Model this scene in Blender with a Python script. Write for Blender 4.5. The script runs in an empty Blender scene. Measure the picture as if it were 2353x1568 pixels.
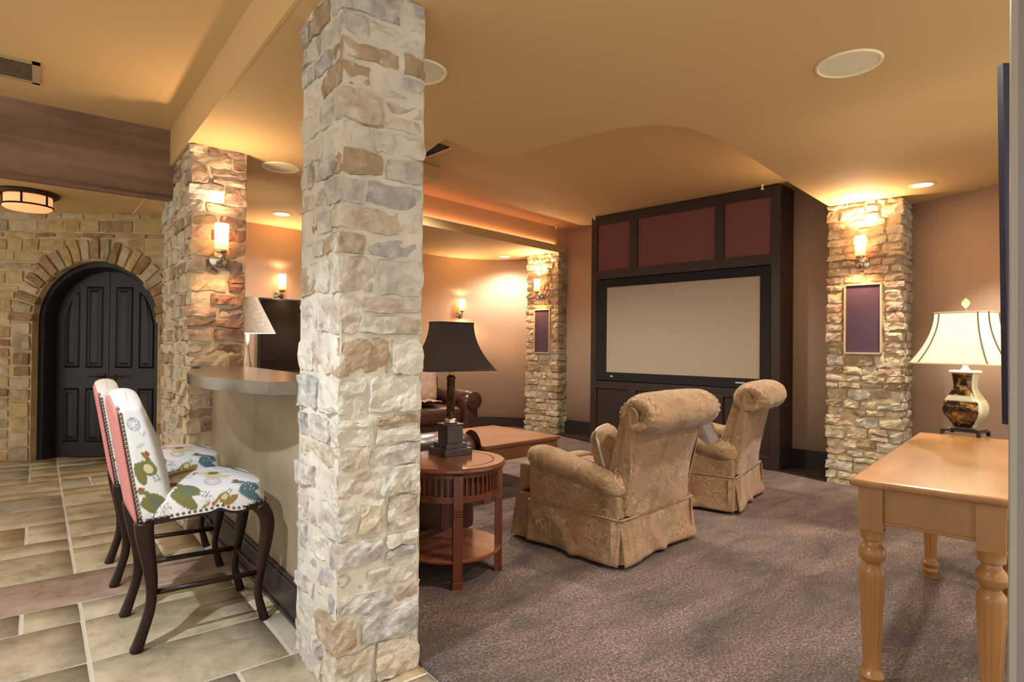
import bpy, bmesh, math, random
import numpy as np
from mathutils import Vector, Matrix, noise

C = bpy.context.scene.collection
SC = bpy.context.scene
rnd = random.Random(7)
PI = math.pi

# ------------------------------------------------------------------ camera
cam = bpy.data.cameras.new('camera'); camo = bpy.data.objects.new('camera', cam); C.objects.link(camo)
YAW, PITCH, ROLL = math.radians(38.6), math.atan(12/1365.), 0.0103
fw = Vector((math.sin(YAW)*math.cos(PITCH), math.cos(YAW)*math.cos(PITCH), math.sin(PITCH)))
rt = Vector((math.cos(YAW), -math.sin(YAW), 0)); up = rt.cross(fw)
cr = rt*math.cos(ROLL)+up*math.sin(ROLL); cu = up*math.cos(ROLL)-rt*math.sin(ROLL)
M = Matrix((cr, cu, -fw)).transposed().to_4x4(); M.translation = Vector((0, 0, 1.2))
camo.matrix_world = M
cam.sensor_width = 36; cam.sensor_fit = 'HORIZONTAL'; cam.lens = 1365/2353*36; cam.clip_start = 0.05
SC.camera = camo

# ------------------------------------------------------------------ world + colour
w = bpy.data.worlds.new('world'); SC.world = w; w.use_nodes = True
bg = w.node_tree.nodes['Background']; bg.inputs[0].default_value = (1.0, 0.90, 0.77, 1); bg.inputs[1].default_value = 1.35
SC.view_settings.view_transform = 'Standard'; SC.view_settings.look = 'None'
SC.view_settings.gamma = 1.0; SC.view_settings.exposure = 0.12
SC.view_settings.use_curve_mapping = False

def spot(name, loc, energy, col, angle=110, blend=0.6, size=0.05, aim=(0, 0, -1)):
    l = bpy.data.lights.new(name, 'SPOT'); l.energy = energy; l.color = col; l.spot_size = math.radians(angle)
    l.spot_blend = blend; l.shadow_soft_size = size
    o = bpy.data.objects.new(name, l); C.objects.link(o); o.location = loc
    o.rotation_euler = Vector(aim).to_track_quat('-Z', 'Y').to_euler(); return o
def point(name, loc, energy, col, size=0.05):
    l = bpy.data.lights.new(name, 'POINT'); l.energy = energy; l.color = col; l.shadow_soft_size = size
    o = bpy.data.objects.new(name, l); C.objects.link(o); o.location = loc; return o
WARM = (1.0, 0.72, 0.45); NEUT = (1.0, 0.90, 0.76); COOL = (0.84, 0.93, 1.0)
ZC = 2.48
# ceiling downlights: fitted ones in frame, unseen ones over bar side and seating
spot('downlight_bar', (-1.0, 1.55, 2.70), 300, COOL, 125, 0.4, 0.04)
spot('downlight_entry', (-1.3, 4.3, 2.70), 85, NEUT, 130, 0.6, 0.08)
spot('downlight_seating', (3.0, -0.3, 2.46), 170, NEUT, 140, 0.7, 0.06)
spot('downlight_seating', (2.3, 0.9, 2.46), 130, NEUT, 140, 0.7, 0.06)
DOWN = [((5.2, 6.70), 45), ((1.86, 5.98), 24)]
spot('recess_fill', (3.1, 4.9, 2.80), 250, NEUT, 150, 0.7, 0.08)  # no fitting here; spot added to brighten the recess by floor bounce
spot('recess_fill', (3.4, 3.5, 2.80), 200, NEUT, 150, 0.7, 0.08)  # second added spot without a fitting, lifts carpet and seating
for (dx, dy), e in DOWN:
    spot('downlight', (dx, dy, 2.455), e, NEUT, 140, 0.8, 0.05)
spot('downlight', (5.32, 1.61, 2.455), 150, NEUT, 110, 0.6, 0.04, (-0.42, -0.12, -1))
point('lamp_bulb', (3.80, 0.955, 1.24), 11, (1, 0.86, 0.62), 0.04)

# ------------------------------------------------------------------ material helpers
def nmat(name):
    m = bpy.data.materials.new(name); m.use_nodes = True
    nt = m.node_tree; b = nt.nodes['Principled BSDF']; return m, nt, b
def N(nt, t, **kw):
    n = nt.nodes.new(t)
    for k, v in kw.items():
        if hasattr(n, k): setattr(n, k, v)
        else: n.inputs[k].default_value = v
    return n
def coords(nt, scale=(1, 1, 1), rand=False, kind='Object'):
    tc = nt.nodes.new('ShaderNodeTexCoord'); mp = nt.nodes.new('ShaderNodeMapping'); mp.inputs['Scale'].default_value = scale
    nt.links.new(tc.outputs[kind], mp.inputs['Vector'])
    if rand:
        oi = nt.nodes.new('ShaderNodeObjectInfo'); mu = nt.nodes.new('ShaderNodeMath'); mu.operation = 'MULTIPLY'; mu.inputs[1].default_value = 37
        nt.links.new(oi.outputs['Random'], mu.inputs[0]); cb = nt.nodes.new('ShaderNodeCombineXYZ')
        for i in range(3): nt.links.new(mu.outputs[0], cb.inputs[i])
        nt.links.new(cb.outputs[0], mp.inputs['Location'])
    return mp.outputs[0]
def ramp(nt, fac, stops):
    r = nt.nodes.new('ShaderNodeValToRGB'); e = r.color_ramp.elements
    while len(e) < len(stops): e.new(0.5)
    for i, (p, c) in enumerate(stops):
        e[i].position = p; e[i].color = (c[0], c[1], c[2], 1) if len(c) < 4 else c
    nt.links.new(fac, r.inputs[0]); return r.outputs[0]
def mix(nt, fac, a, b):
    m = nt.nodes.new('ShaderNodeMix'); m.data_type = 'RGBA'
    for s, v in ((m.inputs[0], fac), (m.inputs[6], a), (m.inputs[7], b)):
        if isinstance(v, (int, float)): s.default_value = v
        elif isinstance(v, tuple): s.default_value = (v[0], v[1], v[2], 1)
        else: nt.links.new(v, s)
    return m.outputs[2]
def noisef(nt, vec, scale, detail=4, rough=0.55, dist=0):
    n = nt.nodes.new('ShaderNodeTexNoise'); n.inputs['Scale'].default_value = scale; n.inputs['Detail'].default_value = detail
    n.inputs['Roughness'].default_value = rough; n.inputs['Distortion'].default_value = dist
    nt.links.new(vec, n.inputs['Vector']); return n.outputs[0]
def bump(nt, b, h, strength, dist=0.01):
    n = nt.nodes.new('ShaderNodeBump'); n.inputs['Strength'].default_value = strength; n.inputs['Distance'].default_value = dist
    nt.links.new(h, n.inputs['Height']); nt.links.new(n.outputs[0], b.inputs['Normal'])
def plain(name, col, rough=0.5, metal=0, spec=0.5, var=0.0, vscale=6, bmp=0, bscale=60):
    m, nt, b = nmat(name); b.inputs['Base Color'].default_value = (*col, 1); b.inputs['Roughness'].default_value = rough
    b.inputs['Metallic'].default_value = metal; b.inputs['Specular IOR Level'].default_value = spec
    if var or bmp:
        v = coords(nt)
    if var:
        f = noisef(nt, v, vscale)
        nt.links.new(ramp(nt, f, [(0.3, tuple(c*(1-var) for c in col)), (0.7, tuple(min(1, c*(1+var)) for c in col))]), b.inputs['Base Color'])
    if bmp: bump(nt, b, noisef(nt, v, bscale), bmp, 0.004)
    return m
def emis(name, col, s):
    m, nt, b = nmat(name); b.inputs['Base Color'].default_value = (*col, 1)
    b.inputs['Emission Color'].default_value = (*col, 1); b.inputs['Emission Strength'].default_value = s; return m

def stone_mat(name, col, cream=(0.62, 0.55, 0.42), smear=0.45, b2=0.55):
    m, nt, b = nmat(name); v = coords(nt, rand=True)
    f1 = noisef(nt, v, 9, 6, 0.6); f2 = noisef(nt, v, 30, 6, 0.7)
    base = ramp(nt, f1, [(0.25, tuple(c*0.62 for c in col)), (0.5, col), (0.8, tuple(min(1, c*1.28) for c in col))])
    sm = ramp(nt, noisef(nt, v, 13, 5, 0.65, 0.6), [(0.62-smear*0.35, (0, 0, 0)), (0.86-smear*0.35, (1, 1, 1))])
    nt.links.new(mix(nt, sm, base, cream), b.inputs['Base Color']); b.inputs['Roughness'].default_value = 0.9
    b.inputs['Specular IOR Level'].default_value = 0.2
    ad = N(nt, 'ShaderNodeMath', operation='MULTIPLY_ADD'); ad.inputs[1].default_value = 0.45
    nt.links.new(f2, ad.inputs[0]); nt.links.new(f1, ad.inputs[2])
    bump(nt, b, ad.outputs[0], 0.9, 0.022); return m
def wood(name, c1, c2, axis=0, scale=3.0, rough=0.35, knots=False, spec=0.5, stretch=9):
    m, nt, b = nmat(name); s = [scale*stretch]*3; s[axis] = scale*0.6
    v = coords(nt, tuple(s)); f = noisef(nt, v, 1.0, 6, 0.6, 0.5)
    v2 = coords(nt); f2 = noisef(nt, v2, 2.2, 3, 0.5)
    col = ramp(nt, f, [(0.25, c1), (0.72, c2)])
    dk = ramp(nt, f2, [(0.35, (0.78, 0.78, 0.78)), (0.65, (1.1, 1.1, 1.1))])
    mm = nt.nodes.new('ShaderNodeMix'); mm.data_type = 'RGBA'; mm.blend_type = 'MULTIPLY'; mm.inputs[0].default_value = 1
    nt.links.new(col, mm.inputs[6]); nt.links.new(dk, mm.inputs[7]); nt.links.new(mm.outputs[2], b.inputs['Base Color'])
    b.inputs['Roughness'].default_value = rough; b.inputs['Specular IOR Level'].default_value = spec
    bump(nt, b, f, 0.12, 0.003); return m

# ------------------------------------------------------------------ materials
M_PAINT_CEIL = plain('ceiling_paint', (0.60, 0.412, 0.198), 0.75, spec=0.25)
M_PAINT_WALL = plain('wall_paint', (0.60, 0.44, 0.32), 0.7, spec=0.25, var=0.03, vscale=1.5)
M_DARKWOOD = plain('espresso_wood', (0.032, 0.020, 0.016), 0.42, var=0.15, vscale=3)
M_DARKPAINT = plain('dark_door_paint', (0.014, 0.013, 0.013), 0.38, spec=0.35)
M_BASEB = plain('dark_baseboard', (0.030, 0.024, 0.022), 0.35)
M_MORTAR_G = plain('mortar_pale', (0.57, 0.54, 0.47), 0.95, var=0.14, vscale=7, bmp=1.0, bscale=30, spec=0.1)
M_MORTAR = plain('mortar', (0.58, 0.51, 0.38), 0.95, var=0.18, vscale=7, bmp=1.0, bscale=30, spec=0.1)
M_MORTAR_Y = plain('mortar_tan', (0.50, 0.40, 0.24), 0.95, var=0.2, vscale=7, bmp=1.0, bscale=30, spec=0.1)
ST_GREY = [stone_mat('stone_grey_lilac', (0.41, 0.375, 0.36), cream=(0.60, 0.57, 0.50), smear=0.65), stone_mat('stone_grey', (0.42, 0.40, 0.35), cream=(0.60, 0.57, 0.50), smear=0.7), stone_mat('stone_tan', (0.47, 0.395, 0.29), cream=(0.60, 0.57, 0.50), smear=0.6),
           stone_mat('stone_brown', (0.37, 0.28, 0.185), cream=(0.60, 0.57, 0.50), smear=0.35), stone_mat('stone_cream', (0.56, 0.51, 0.42), cream=(0.60, 0.57, 0.50), smear=0.8), stone_mat('stone_rosy', (0.44, 0.36, 0.30), cream=(0.60, 0.57, 0.50), smear=0.55),
           stone_mat('stone_blue_grey', (0.37, 0.36, 0.36), cream=(0.60, 0.57, 0.50), smear=0.5)]
ST_CREAM = [stone_mat('stone_pale_cream', (0.60, 0.53, 0.40)), stone_mat('stone_pale_tan', (0.50, 0.42, 0.29)), stone_mat('stone_pale_buff', (0.56, 0.46, 0.30)),
            stone_mat('stone_pale_grey', (0.46, 0.43, 0.38)), stone_mat('stone_pale_rose', (0.48, 0.34, 0.26)), stone_mat('stone_pale_brown', (0.36, 0.27, 0.18), smear=0.2)]
ST_OCHRE = [stone_mat('stone_ochre', (0.42, 0.29, 0.13), (0.50, 0.41, 0.26)), stone_mat('stone_yellow', (0.48, 0.36, 0.17), (0.50, 0.41, 0.26)), stone_mat('stone_umber', (0.27, 0.175, 0.09), (0.48, 0.38, 0.24), 0.25),
            stone_mat('stone_olive_grey', (0.34, 0.29, 0.20), (0.50, 0.41, 0.26)), stone_mat('stone_sand', (0.50, 0.41, 0.27), (0.52, 0.43, 0.28)), stone_mat('stone_russet', (0.34, 0.215, 0.12), (0.48, 0.38, 0.24), 0.3)]
ST_WARMLIT = [stone_mat('stone_warmlit_brown', (0.26, 0.17, 0.13), (0.45, 0.34, 0.25), 0.5), stone_mat('stone_warmlit_tan', (0.38, 0.27, 0.19), (0.47, 0.37, 0.28), 0.6), stone_mat('stone_warmlit_red', (0.30, 0.165, 0.11), (0.45, 0.34, 0.25), 0.45),
            stone_mat('stone_warmlit_rose', (0.32, 0.22, 0.18), (0.47, 0.37, 0.28)), stone_mat('stone_warmlit_mauve', (0.29, 0.22, 0.20), (0.45, 0.36, 0.29), 0.4)]  # middle pillar front: warm sconce light put into the stone colours

def carpet_mat():
    m, nt, b = nmat('carpet_pile'); v = coords(nt)
    f = noisef(nt, v, 95, 4, 0.85); sp = ramp(nt, f, [(0.38, (0.036, 0.014, 0.009)), (0.5, (0.155, 0.092, 0.070)), (0.61, (0.43, 0.295, 0.24))])
    # vacuum tracks: long soft streaks fanning over the pile
    v2 = coords(nt, (0.75, 2.0, 1)); tr = ramp(nt, noisef(nt, v2, 1.9, 7, 0.66, 0.5), [(0.38, (0.50, 0.45, 0.42)), (0.64, (1.45, 1.45, 1.45))])
    mm = nt.nodes.new('ShaderNodeMix'); mm.data_type = 'RGBA'; mm.blend_type = 'MULTIPLY'; mm.inputs[0].default_value = 1
    nt.links.new(sp, mm.inputs[6]); nt.links.new(tr, mm.inputs[7]); nt.links.new(mm.outputs[2], b.inputs['Base Color'])
    b.inputs['Roughness'].default_value = 1; b.inputs['Specular IOR Level'].default_value = 0.05
    b.inputs['Sheen Weight'].default_value = 0.25
    bump(nt, b, f, 1.0, 0.02); return m
M_CARPET = carpet_mat()
def travertine(name, col):
    m, nt, b = nmat(name); v = coords(nt, rand=True)
    f = noisef(nt, v, 7, 10, 0.75, 0.3); c = ramp(nt, f, [(0.32, tuple(x*f_ for x, f_ in zip(col, (0.50, 0.44, 0.34)))), (0.46, tuple(x*0.72 for x in col)), (0.68, tuple(min(1, x*0.98) for x in col))])
    vp = coords(nt, (1, 2.2, 1), rand=True)
    p = ramp(nt, noisef(nt, vp, 16, 8, 0.8), [(0.62, (0, 0, 0)), (0.68, (0.8, 0.8, 0.8))])
    nt.links.new(mix(nt, p, c, tuple(x*0.45 for x in col)), b.inputs['Base Color'])
    r = ramp(nt, f, [(0.3, (0.36,)*3), (0.7, (0.55,)*3)]); nt.links.new(r, b.inputs['Roughness'])
    bump(nt, b, f, 0.25, 0.008); return m
TRAV = [travertine('travertine_sand', (0.46, 0.38, 0.25)), travertine('travertine_buff', (0.50, 0.42, 0.29)), travertine('travertine_gold', (0.43, 0.33, 0.18)),
        travertine('travertine_grey', (0.42, 0.38, 0.29)), travertine('travertine_brown', (0.34, 0.25, 0.15))]
M_PINKTILE = travertine('travertine_rose', (0.42, 0.29, 0.22))
M_GROUT = plain('grout', (0.56, 0.52, 0.42), 0.9, bmp=0.4)

def paisley_mat():
    m, nt, b = nmat('paisley_chenille'); v = coords(nt)
    nz = noisef(nt, v, 5, 3, 0.5, 0.5)
    # warp the coordinates, then draw hooked teardrops round scattered centres
    nv = nt.nodes.new('ShaderNodeTexNoise'); nv.inputs['Scale'].default_value = 6; nv.inputs['Detail'].default_value = 2; nt.links.new(v, nv.inputs['Vector'])
    vm = nt.nodes.new('ShaderNodeVectorMath'); vm.operation = 'MULTIPLY_ADD'; vm.inputs[1].default_value = (0.34, 0.34, 0.34)
    nt.links.new(nv.outputs['Color'], vm.inputs[0]); nt.links.new(v, vm.inputs[2])
    vo = nt.nodes.new('ShaderNodeTexVoronoi'); vo.inputs['Scale'].default_value = 5.0; vo.inputs['Randomness'].default_value = 0.85; nt.links.new(vm.outputs[0], vo.inputs['Vector'])
    sn_ = nt.nodes.new('ShaderNodeMath'); sn_.operation = 'MULTIPLY'; sn_.inputs[1].default_value = 38; nt.links.new(vo.outputs['Distance'], sn_.inputs[0])
    s2 = nt.nodes.new('ShaderNodeMath'); s2.operation = 'SINE'; nt.links.new(sn_.outputs[0], s2.inputs[0])
    lines = ramp(nt, s2.outputs[0], [(0.62, (0, 0, 0)), (0.92, (1, 1, 1))])
    msk = ramp(nt, vo.outputs['Distance'], [(0.10, (1, 1, 1)), (0.52, (0.15, 0.15, 0.15))])
    mu = nt.nodes.new('ShaderNodeMath'); mu.operation = 'MULTIPLY'; nt.links.new(lines, mu.inputs[0]); nt.links.new(msk, mu.inputs[1])
    c = ramp(nt, nz, [(0.30, (0.25, 0.15, 0.075)), (0.5, (0.37, 0.245, 0.14)), (0.7, (0.38, 0.205, 0.12))])
    c2 = mix(nt, mu.outputs[0], c, (0.56, 0.435, 0.28))
    v3 = nt.nodes.new('ShaderNodeTexNoise'); v3.inputs['Scale'].default_value = 26; v3.inputs['Detail'].default_value = 1; v3.inputs['Distortion'].default_value = 1.5; nt.links.new(v, v3.inputs['Vector'])
    vine = ramp(nt, v3.outputs[0], [(0.47, (0, 0, 0)), (0.5, (0.75, 0.75, 0.75)), (0.53, (0, 0, 0))])
    c3 = mix(nt, vine, c2, (0.20, 0.09, 0.045))
    ck = nt.nodes.new('ShaderNodeTexChecker'); ck.inputs['Scale'].default_value = 190; nt.links.new(v, ck.inputs[0])
    ck.inputs[1].default_value = (1, 1, 1, 1); ck.inputs[2].default_value = (0.80, 0.78, 0.74, 1)
    mm = nt.nodes.new('ShaderNodeMix'); mm.data_type = 'RGBA'; mm.blend_type = 'MULTIPLY'; mm.inputs[0].default_value = 1
    nt.links.new(c3, mm.inputs[6]); nt.links.new(ck.outputs[0], mm.inputs[7]); nt.links.new(mm.outputs[2], b.inputs['Base Color'])
    b.inputs['Roughness'].default_value = 0.9; b.inputs['Sheen Weight'].default_value = 0.2; b.inputs['Specular IOR Level'].default_value = 0.15
    bump(nt, b, noisef(nt, v, 6, 4, 0.6, 0.3), 0.5, 0.04); return m
M_PAISLEY = paisley_mat()
M_LEATHER = plain('brown_leather', (0.052, 0.020, 0.014), 0.33, var=0.25, vscale=8, bmp=0.5, bscale=18)
M_THROW = plain('taupe_throw_cloth', (0.36, 0.23, 0.165), 0.85, var=0.12, vscale=5, bmp=0.5, bscale=8)
M_CHERRY = wood('cherry_wood', (0.085, 0.020, 0.009), (0.15, 0.042, 0.019), 2, 2.5, 0.25)
M_CHERRY_TOP = wood('cherry_top', (0.14, 0.042, 0.018), (0.20, 0.068, 0.032), 0, 2.5, 0.16)
M_COFFEE = wood('coffee_table_wood', (0.16, 0.065, 0.03), (0.25, 0.11, 0.055), 0, 2.5, 0.3)
M_PINE = wood('honey_pine', (0.27, 0.12, 0.034), (0.37, 0.18, 0.056), 2, 1.6, 0.3, stretch=5)
M_PINE_TOP = wood('honey_pine_top', (0.26, 0.115, 0.036), (0.36, 0.18, 0.062), 0, 1.4, 0.22, stretch=5)
M_STOOLWOOD = wood('dark_stool_wood', (0.012, 0.005, 0.003), (0.024, 0.010, 0.006), 2, 3, 0.38, spec=0.3)
M_BEAM = wood('rustic_beam', (0.075, 0.035, 0.018), (0.31, 0.185, 0.125), 0, 1.0, 0.6, stretch=7)
M_PANELWOOD = wood('greyed_alder', (0.30, 0.235, 0.15), (0.38, 0.30, 0.20), 2, 1.2, 0.5, stretch=5)
M_COUNTER = plain('concrete_countertop', (0.105, 0.085, 0.056), 0.22, var=0.25, vscale=9, bmp=0.15, bscale=25)
M_CHROME = plain('brushed_nickel', (0.62, 0.56, 0.50), 0.22, 1)
M_BRONZE = plain('dark_bronze', (0.035, 0.026, 0.020), 0.45, 0.6)
M_BLACKFRAME = plain('black_velvet_frame', (0.006, 0.006, 0.006), 0.8)
M_SCREEN = plain('screen_fabric', (0.42, 0.36, 0.285), 0.9, spec=0.1)
M_PLUM = plain('plum_acoustic_fabric', (0.20, 0.085, 0.085), 0.95, spec=0.1, bmp=0.3, bscale=300)
M_PURPLE = plain('purple_grille_cloth', (0.10, 0.065, 0.10), 0.95, spec=0.1)
M_BEIGETRIM = plain('beige_trim', (0.60, 0.50, 0.36), 0.6)
M_GRILLE = plain('cream_speaker_grille', (0.74, 0.69, 0.50), 0.8, bmp=0.4, bscale=260)
M_GRILLE_RIM = plain('cream_speaker_rim', (0.88, 0.78, 0.55), 0.5)
M_BLACKGLASS = plain('tv_glass', (0.008, 0.007, 0.006), 0.06)
M_BLACKPLASTIC = plain('black_plastic', (0.012, 0.012, 0.013), 0.4)
M_BLACKSHADE = plain('black_silk_shade', (0.028, 0.019, 0.016), 0.6, spec=0.3)
M_GOLD = plain('gold_lining', (0.65, 0.42, 0.14), 0.35, 0.7)
M_PINK = None
M_GREYCASE = plain('grey_casing_paint', (0.15, 0.138, 0.126), 0.55, var=0.05)
M_NAVY = plain('navy_frame', (0.010, 0.014, 0.045), 0.5)
M_GLOW = emis('sconce_glass_lit', (1.0, 0.55, 0.26), 7.0)
M_GLOWHOT = emis('sconce_bulb_glow', (1.0, 0.86, 0.62), 22.0)
M_CAN = emis('downlight_lens_lit', (1.0, 0.93, 0.80), 9.0)
M_LED = emis('led_strip_lit', (1.0, 0.40, 0.24), 22.0)
M_FLUSH = emis('flush_light_glass', (1.0, 0.40, 0.16), 0.95)

# ------------------------------------------------------------------ mesh builder
class MB:
    def __init__(s): s.v = []; s.f = []
    def add(s, vs, fs):
        o = len(s.v); s.v += [tuple(p) for p in vs]; s.f += [tuple(i+o for i in f) for f in fs]; return s
    def box(s, x0, x1, y0, y1, z0, z1, T=None):
        vs = [Vector(p) for p in ((x0,y0,z0),(x1,y0,z0),(x1,y1,z0),(x0,y1,z0),(x0,y0,z1),(x1,y0,z1),(x1,y1,z1),(x0,y1,z1))]
        if T is not None: vs = [T @ p for p in vs]
        return s.add(vs, [(0,3,2,1),(4,5,6,7),(0,1,5,4),(1,2,6,5),(2,3,7,6),(3,0,4,7)])
    def prism(s, pts, z0, z1):
        n = len(pts); a = sum(pts[i][0]*pts[(i+1)%n][1]-pts[(i+1)%n][0]*pts[i][1] for i in range(n))
        if a < 0: pts = pts[::-1]
        vs = [(p[0], p[1], z0) for p in pts]+[(p[0], p[1], z1) for p in pts]
        return s.add(vs, [tuple(range(n))[::-1], tuple(range(n, 2*n))]+[(i, (i+1)%n, (i+1)%n+n, i+n) for i in range(n)])
    def lathe(s, prof, n=24, T=None, cap=True, mod=None):
        vs = []
        for k, (r, z) in enumerate(prof):
            for i in range(n):
                a = 2*PI*i/n; rr = r*(mod(a, z, r) if mod else 1)
                p = Vector((rr*math.cos(a), rr*math.sin(a), z)); vs.append(T @ p if T is not None else p)
        fs = []
        for k in range(len(prof)-1):
            for i in range(n):
                j = (i+1) % n; fs.append((k*n+i, k*n+j, (k+1)*n+j, (k+1)*n+i))
        if cap: fs.append(tuple(range(n))[::-1]); fs.append(tuple((len(prof)-1)*n+i for i in range(n)))
        return s.add(vs, fs)
    def tube(s, path, rad, n=10, square=False, up=(0, 0, 1)):
        path = [Vector(p) for p in path]; m = len(path)
        if not isinstance(rad, (list, tuple)): rad = [rad]*m
        vs = []
        for k in range(m):
            t = (path[min(k+1, m-1)]-path[max(k-1, 0)]).normalized(); u0 = Vector(up)
            if abs(t.dot(u0)) > 0.95: u0 = Vector((0, 1, 0))
            a = t.cross(u0).normalized(); b = a.cross(t).normalized(); r = rad[k]
            ra, rb = r if isinstance(r, tuple) else (r, r)
            for i in range(n):
                th = 2*PI*(i+0.5)/n
                cx, sy = math.cos(th), math.sin(th)
                if square:
                    q = (abs(cx)**5+abs(sy)**5)**(-0.2); cx *= q; sy *= q
                vs.append(path[k]+a*cx*ra+b*sy*rb)
        fs = [(k*n+i, k*n+(i+1)%n, (k+1)*n+(i+1)%n, (k+1)*n+i) for k in range(m-1) for i in range(n)]
        fs.append(tuple(range(n))[::-1]); fs.append(tuple((m-1)*n+i for i in range(n)))
        return s.add(vs, fs)
    def grid(s, fn, nu, nv, flip=False):
        vs = [fn(i/nu, j/nv) for j in range(nv+1) for i in range(nu+1)]
        fs = []
        for j in range(nv):
            for i in range(nu):
                a = j*(nu+1)+i; f = (a, a+1, a+nu+2, a+nu+1); fs.append(f[::-1] if flip else f)
        return s.add(vs, fs)
    def mesh(s, name, smooth=False, angle=None):
        me = bpy.data.meshes.new(name); me.from_pydata([tuple(p) for p in s.v], [], s.f); me.update()
        bm = bmesh.new(); bm.from_mesh(me); bmesh.ops.recalc_face_normals(bm, faces=bm.faces)
        if angle is not None:
            for e in bm.edges:
                if len(e.link_faces) == 2 and e.calc_face_angle(0) > angle: e.smooth = False
        bm.to_mesh(me); bm.free()
        if smooth or angle is not None: me.polygons.foreach_set('use_smooth', [True]*len(me.polygons))
        return me
    def build(s, name, mat, parent=None, smooth=False, angle=None, bevel=0, loc=None, rot=None, seg=2):
        me = s.mesh(name, smooth, angle); me.materials.append(mat)
        o = bpy.data.objects.new(name, me); C.objects.link(o)
        if parent is not None: o.parent = parent
        if loc is not None: o.location = loc
        if rot is not None: o.rotation_euler = rot
        if bevel:
            md = o.modifiers.new('bevel', 'BEVEL'); md.width = bevel; md.segments = seg; md.limit_method = 'ANGLE'; md.angle_limit = math.radians(40)
        return o
def tag(o, label=None, cat=None, group=None, kind=None):
    if label: o['label'] = label
    if cat: o['category'] = cat
    if group: o['group'] = group
    if kind: o['kind'] = kind
    return o
def empty(name, loc=(0, 0, 0), rz=0, label=None, cat=None, group=None, kind=None):
    o = bpy.data.objects.new(name, None); C.objects.link(o); o.location = loc; o.rotation_euler = (0, 0, rz); o.empty_display_size = 0.1
    return tag(o, label, cat, group, kind)
def copy_tree(o, parent=None):
    c = o.copy(); C.objects.link(c); c.parent = parent
    for ch in [x for x in bpy.data.objects if x.parent is o]: copy_tree(ch, c)
    return c
def dup_fast(root):
    c = root.copy(); C.objects.link(c)
    for ch in list(root.children):
        d = ch.copy(); C.objects.link(d); d.parent = c
        for g in list(ch.children):
            e = g.copy(); C.objects.link(e); e.parent = d
    return c
def catmull(pts, n=8):
    out = []; P = [Vector(p) for p in pts]; P = [P[0]]+P+[P[-1]]
    for i in range(1, len(P)-2):
        for k in range(n):
            t = k/n; a, b, c, d = P[i-1], P[i], P[i+1], P[i+2]
            out.append(0.5*((2*b)+(c-a)*t+(2*a-5*b+4*c-d)*t*t+(3*b-a-3*c+d)*t**3))
    out.append(P[-2]); return out

# ------------------------------------------------------------------ stones
def rough_block(lx, ly, lz, seed, rough=0.008, res=0.04, rc=0.014, skew=0.0):
    nx, ny, nz = (max(2, min(9, int(round(l/res)))) for l in (lx, ly, lz))
    idx = {}; vs = []; fs = []; hx, hy, hz = lx/2, ly/2, lz/2; r = min(rc, hx*0.45, hy*0.45, hz*0.45)
    R = random.Random(seed); off = Vector((R.uniform(0, 90), R.uniform(0, 90), R.uniform(0, 90)))
    k1, k2 = R.uniform(-skew, skew), R.uniform(-skew, skew)
    def vid(i, j, k):
        key = (i, j, k)
        if key not in idx:
            p = Vector(((2*i/nx-1)*hx, (2*j/ny-1)*hy, (2*k/nz-1)*hz))
            q = Vector((max(-hx+r, min(hx-r, p.x)), max(-hy+r, min(hy-r, p.y)), max(-hz+r, min(hz-r, p.z))))
            d = p-q
            if d.length > 1e-6: d = d.normalized()*r
            p2 = q+d
            nn = noise.noise_vector(p2*9+off)*rough+noise.noise_vector(p2*26+off)*rough*0.7+noise.noise_vector(p2*55+off)*rough*0.35
            p2 = p2+nn
            p2.z += k1*p2.x*(1 if lx > ly else 0)+k2*p2.y*(1 if ly >= lx else 0)
            idx[key] = len(vs); vs.append(p2)
        return idx[key]
    for i in range(nx):
        for j in range(ny):
            fs.append((vid(i,j,0), vid(i,j+1,0), vid(i+1,j+1,0), vid(i+1,j,0))); fs.append((vid(i,j,nz), vid(i+1,j,nz), vid(i+1,j+1,nz), vid(i,j+1,nz)))
    for i in range(nx):
        for k in range(nz):
            fs.append((vid(i,0,k), vid(i+1,0,k), vid(i+1,0,k+1), vid(i,0,k+1))); fs.append((vid(i,ny,k), vid(i,ny,k+1), vid(i+1,ny,k+1), vid(i+1,ny,k)))
    for j in range(ny):
        for k in range(nz):
            fs.append((vid(0,j,k), vid(0,j,k+1), vid(0,j+1,k+1), vid(0,j+1,k))); fs.append((vid(nx,j,k), vid(nx,j+1,k), vid(nx,j+1,k+1), vid(nx,j,k+1)))
    return vs, fs
stone_n = [0]; SMOOTH_ST = [False]
def put_stone(parent, cx, cy, cz, lx, ly, lz, mats, rz=0, rough=0.008, res=0.04, rc=0.014, tilt=0, skew=0.0, weights=None):
    stone_n[0] += 1
    vs, fs = rough_block(lx, ly, lz, stone_n[0]*13+5, rough, res, rc, skew)
    me = bpy.data.meshes.new('stone'); me.from_pydata([tuple(v) for v in vs], [], fs)
    if SMOOTH_ST[0]: me.polygons.foreach_set('use_smooth', [True]*len(fs))
    me.materials.append(rnd.choices(mats, weights)[0] if weights else rnd.choice(mats))
    o = bpy.data.objects.new('stone', me); C.objects.link(o); o.parent = parent; o.location = (cx, cy, cz); o.rotation_euler = (0, tilt, rz)
    return o
def split_run(a, b, lo, hi):
    out = []; s = a
    while b-s > hi:
        l = rnd.uniform(lo, hi)
        if b-s-l < lo*0.8: l = (b-s)*rnd.uniform(0.42, 0.58)
        out.append((s, s+l)); s += l
    out.append((s, b)); return out
def courses(z0, z1, lo, hi, fixed=()):
    cuts = [z0]+sorted(fixed)+[z1]; out = []
    for a, b in zip(cuts[:-1], cuts[1:]): out += split_run(a, b, lo, hi)
    return out
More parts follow.
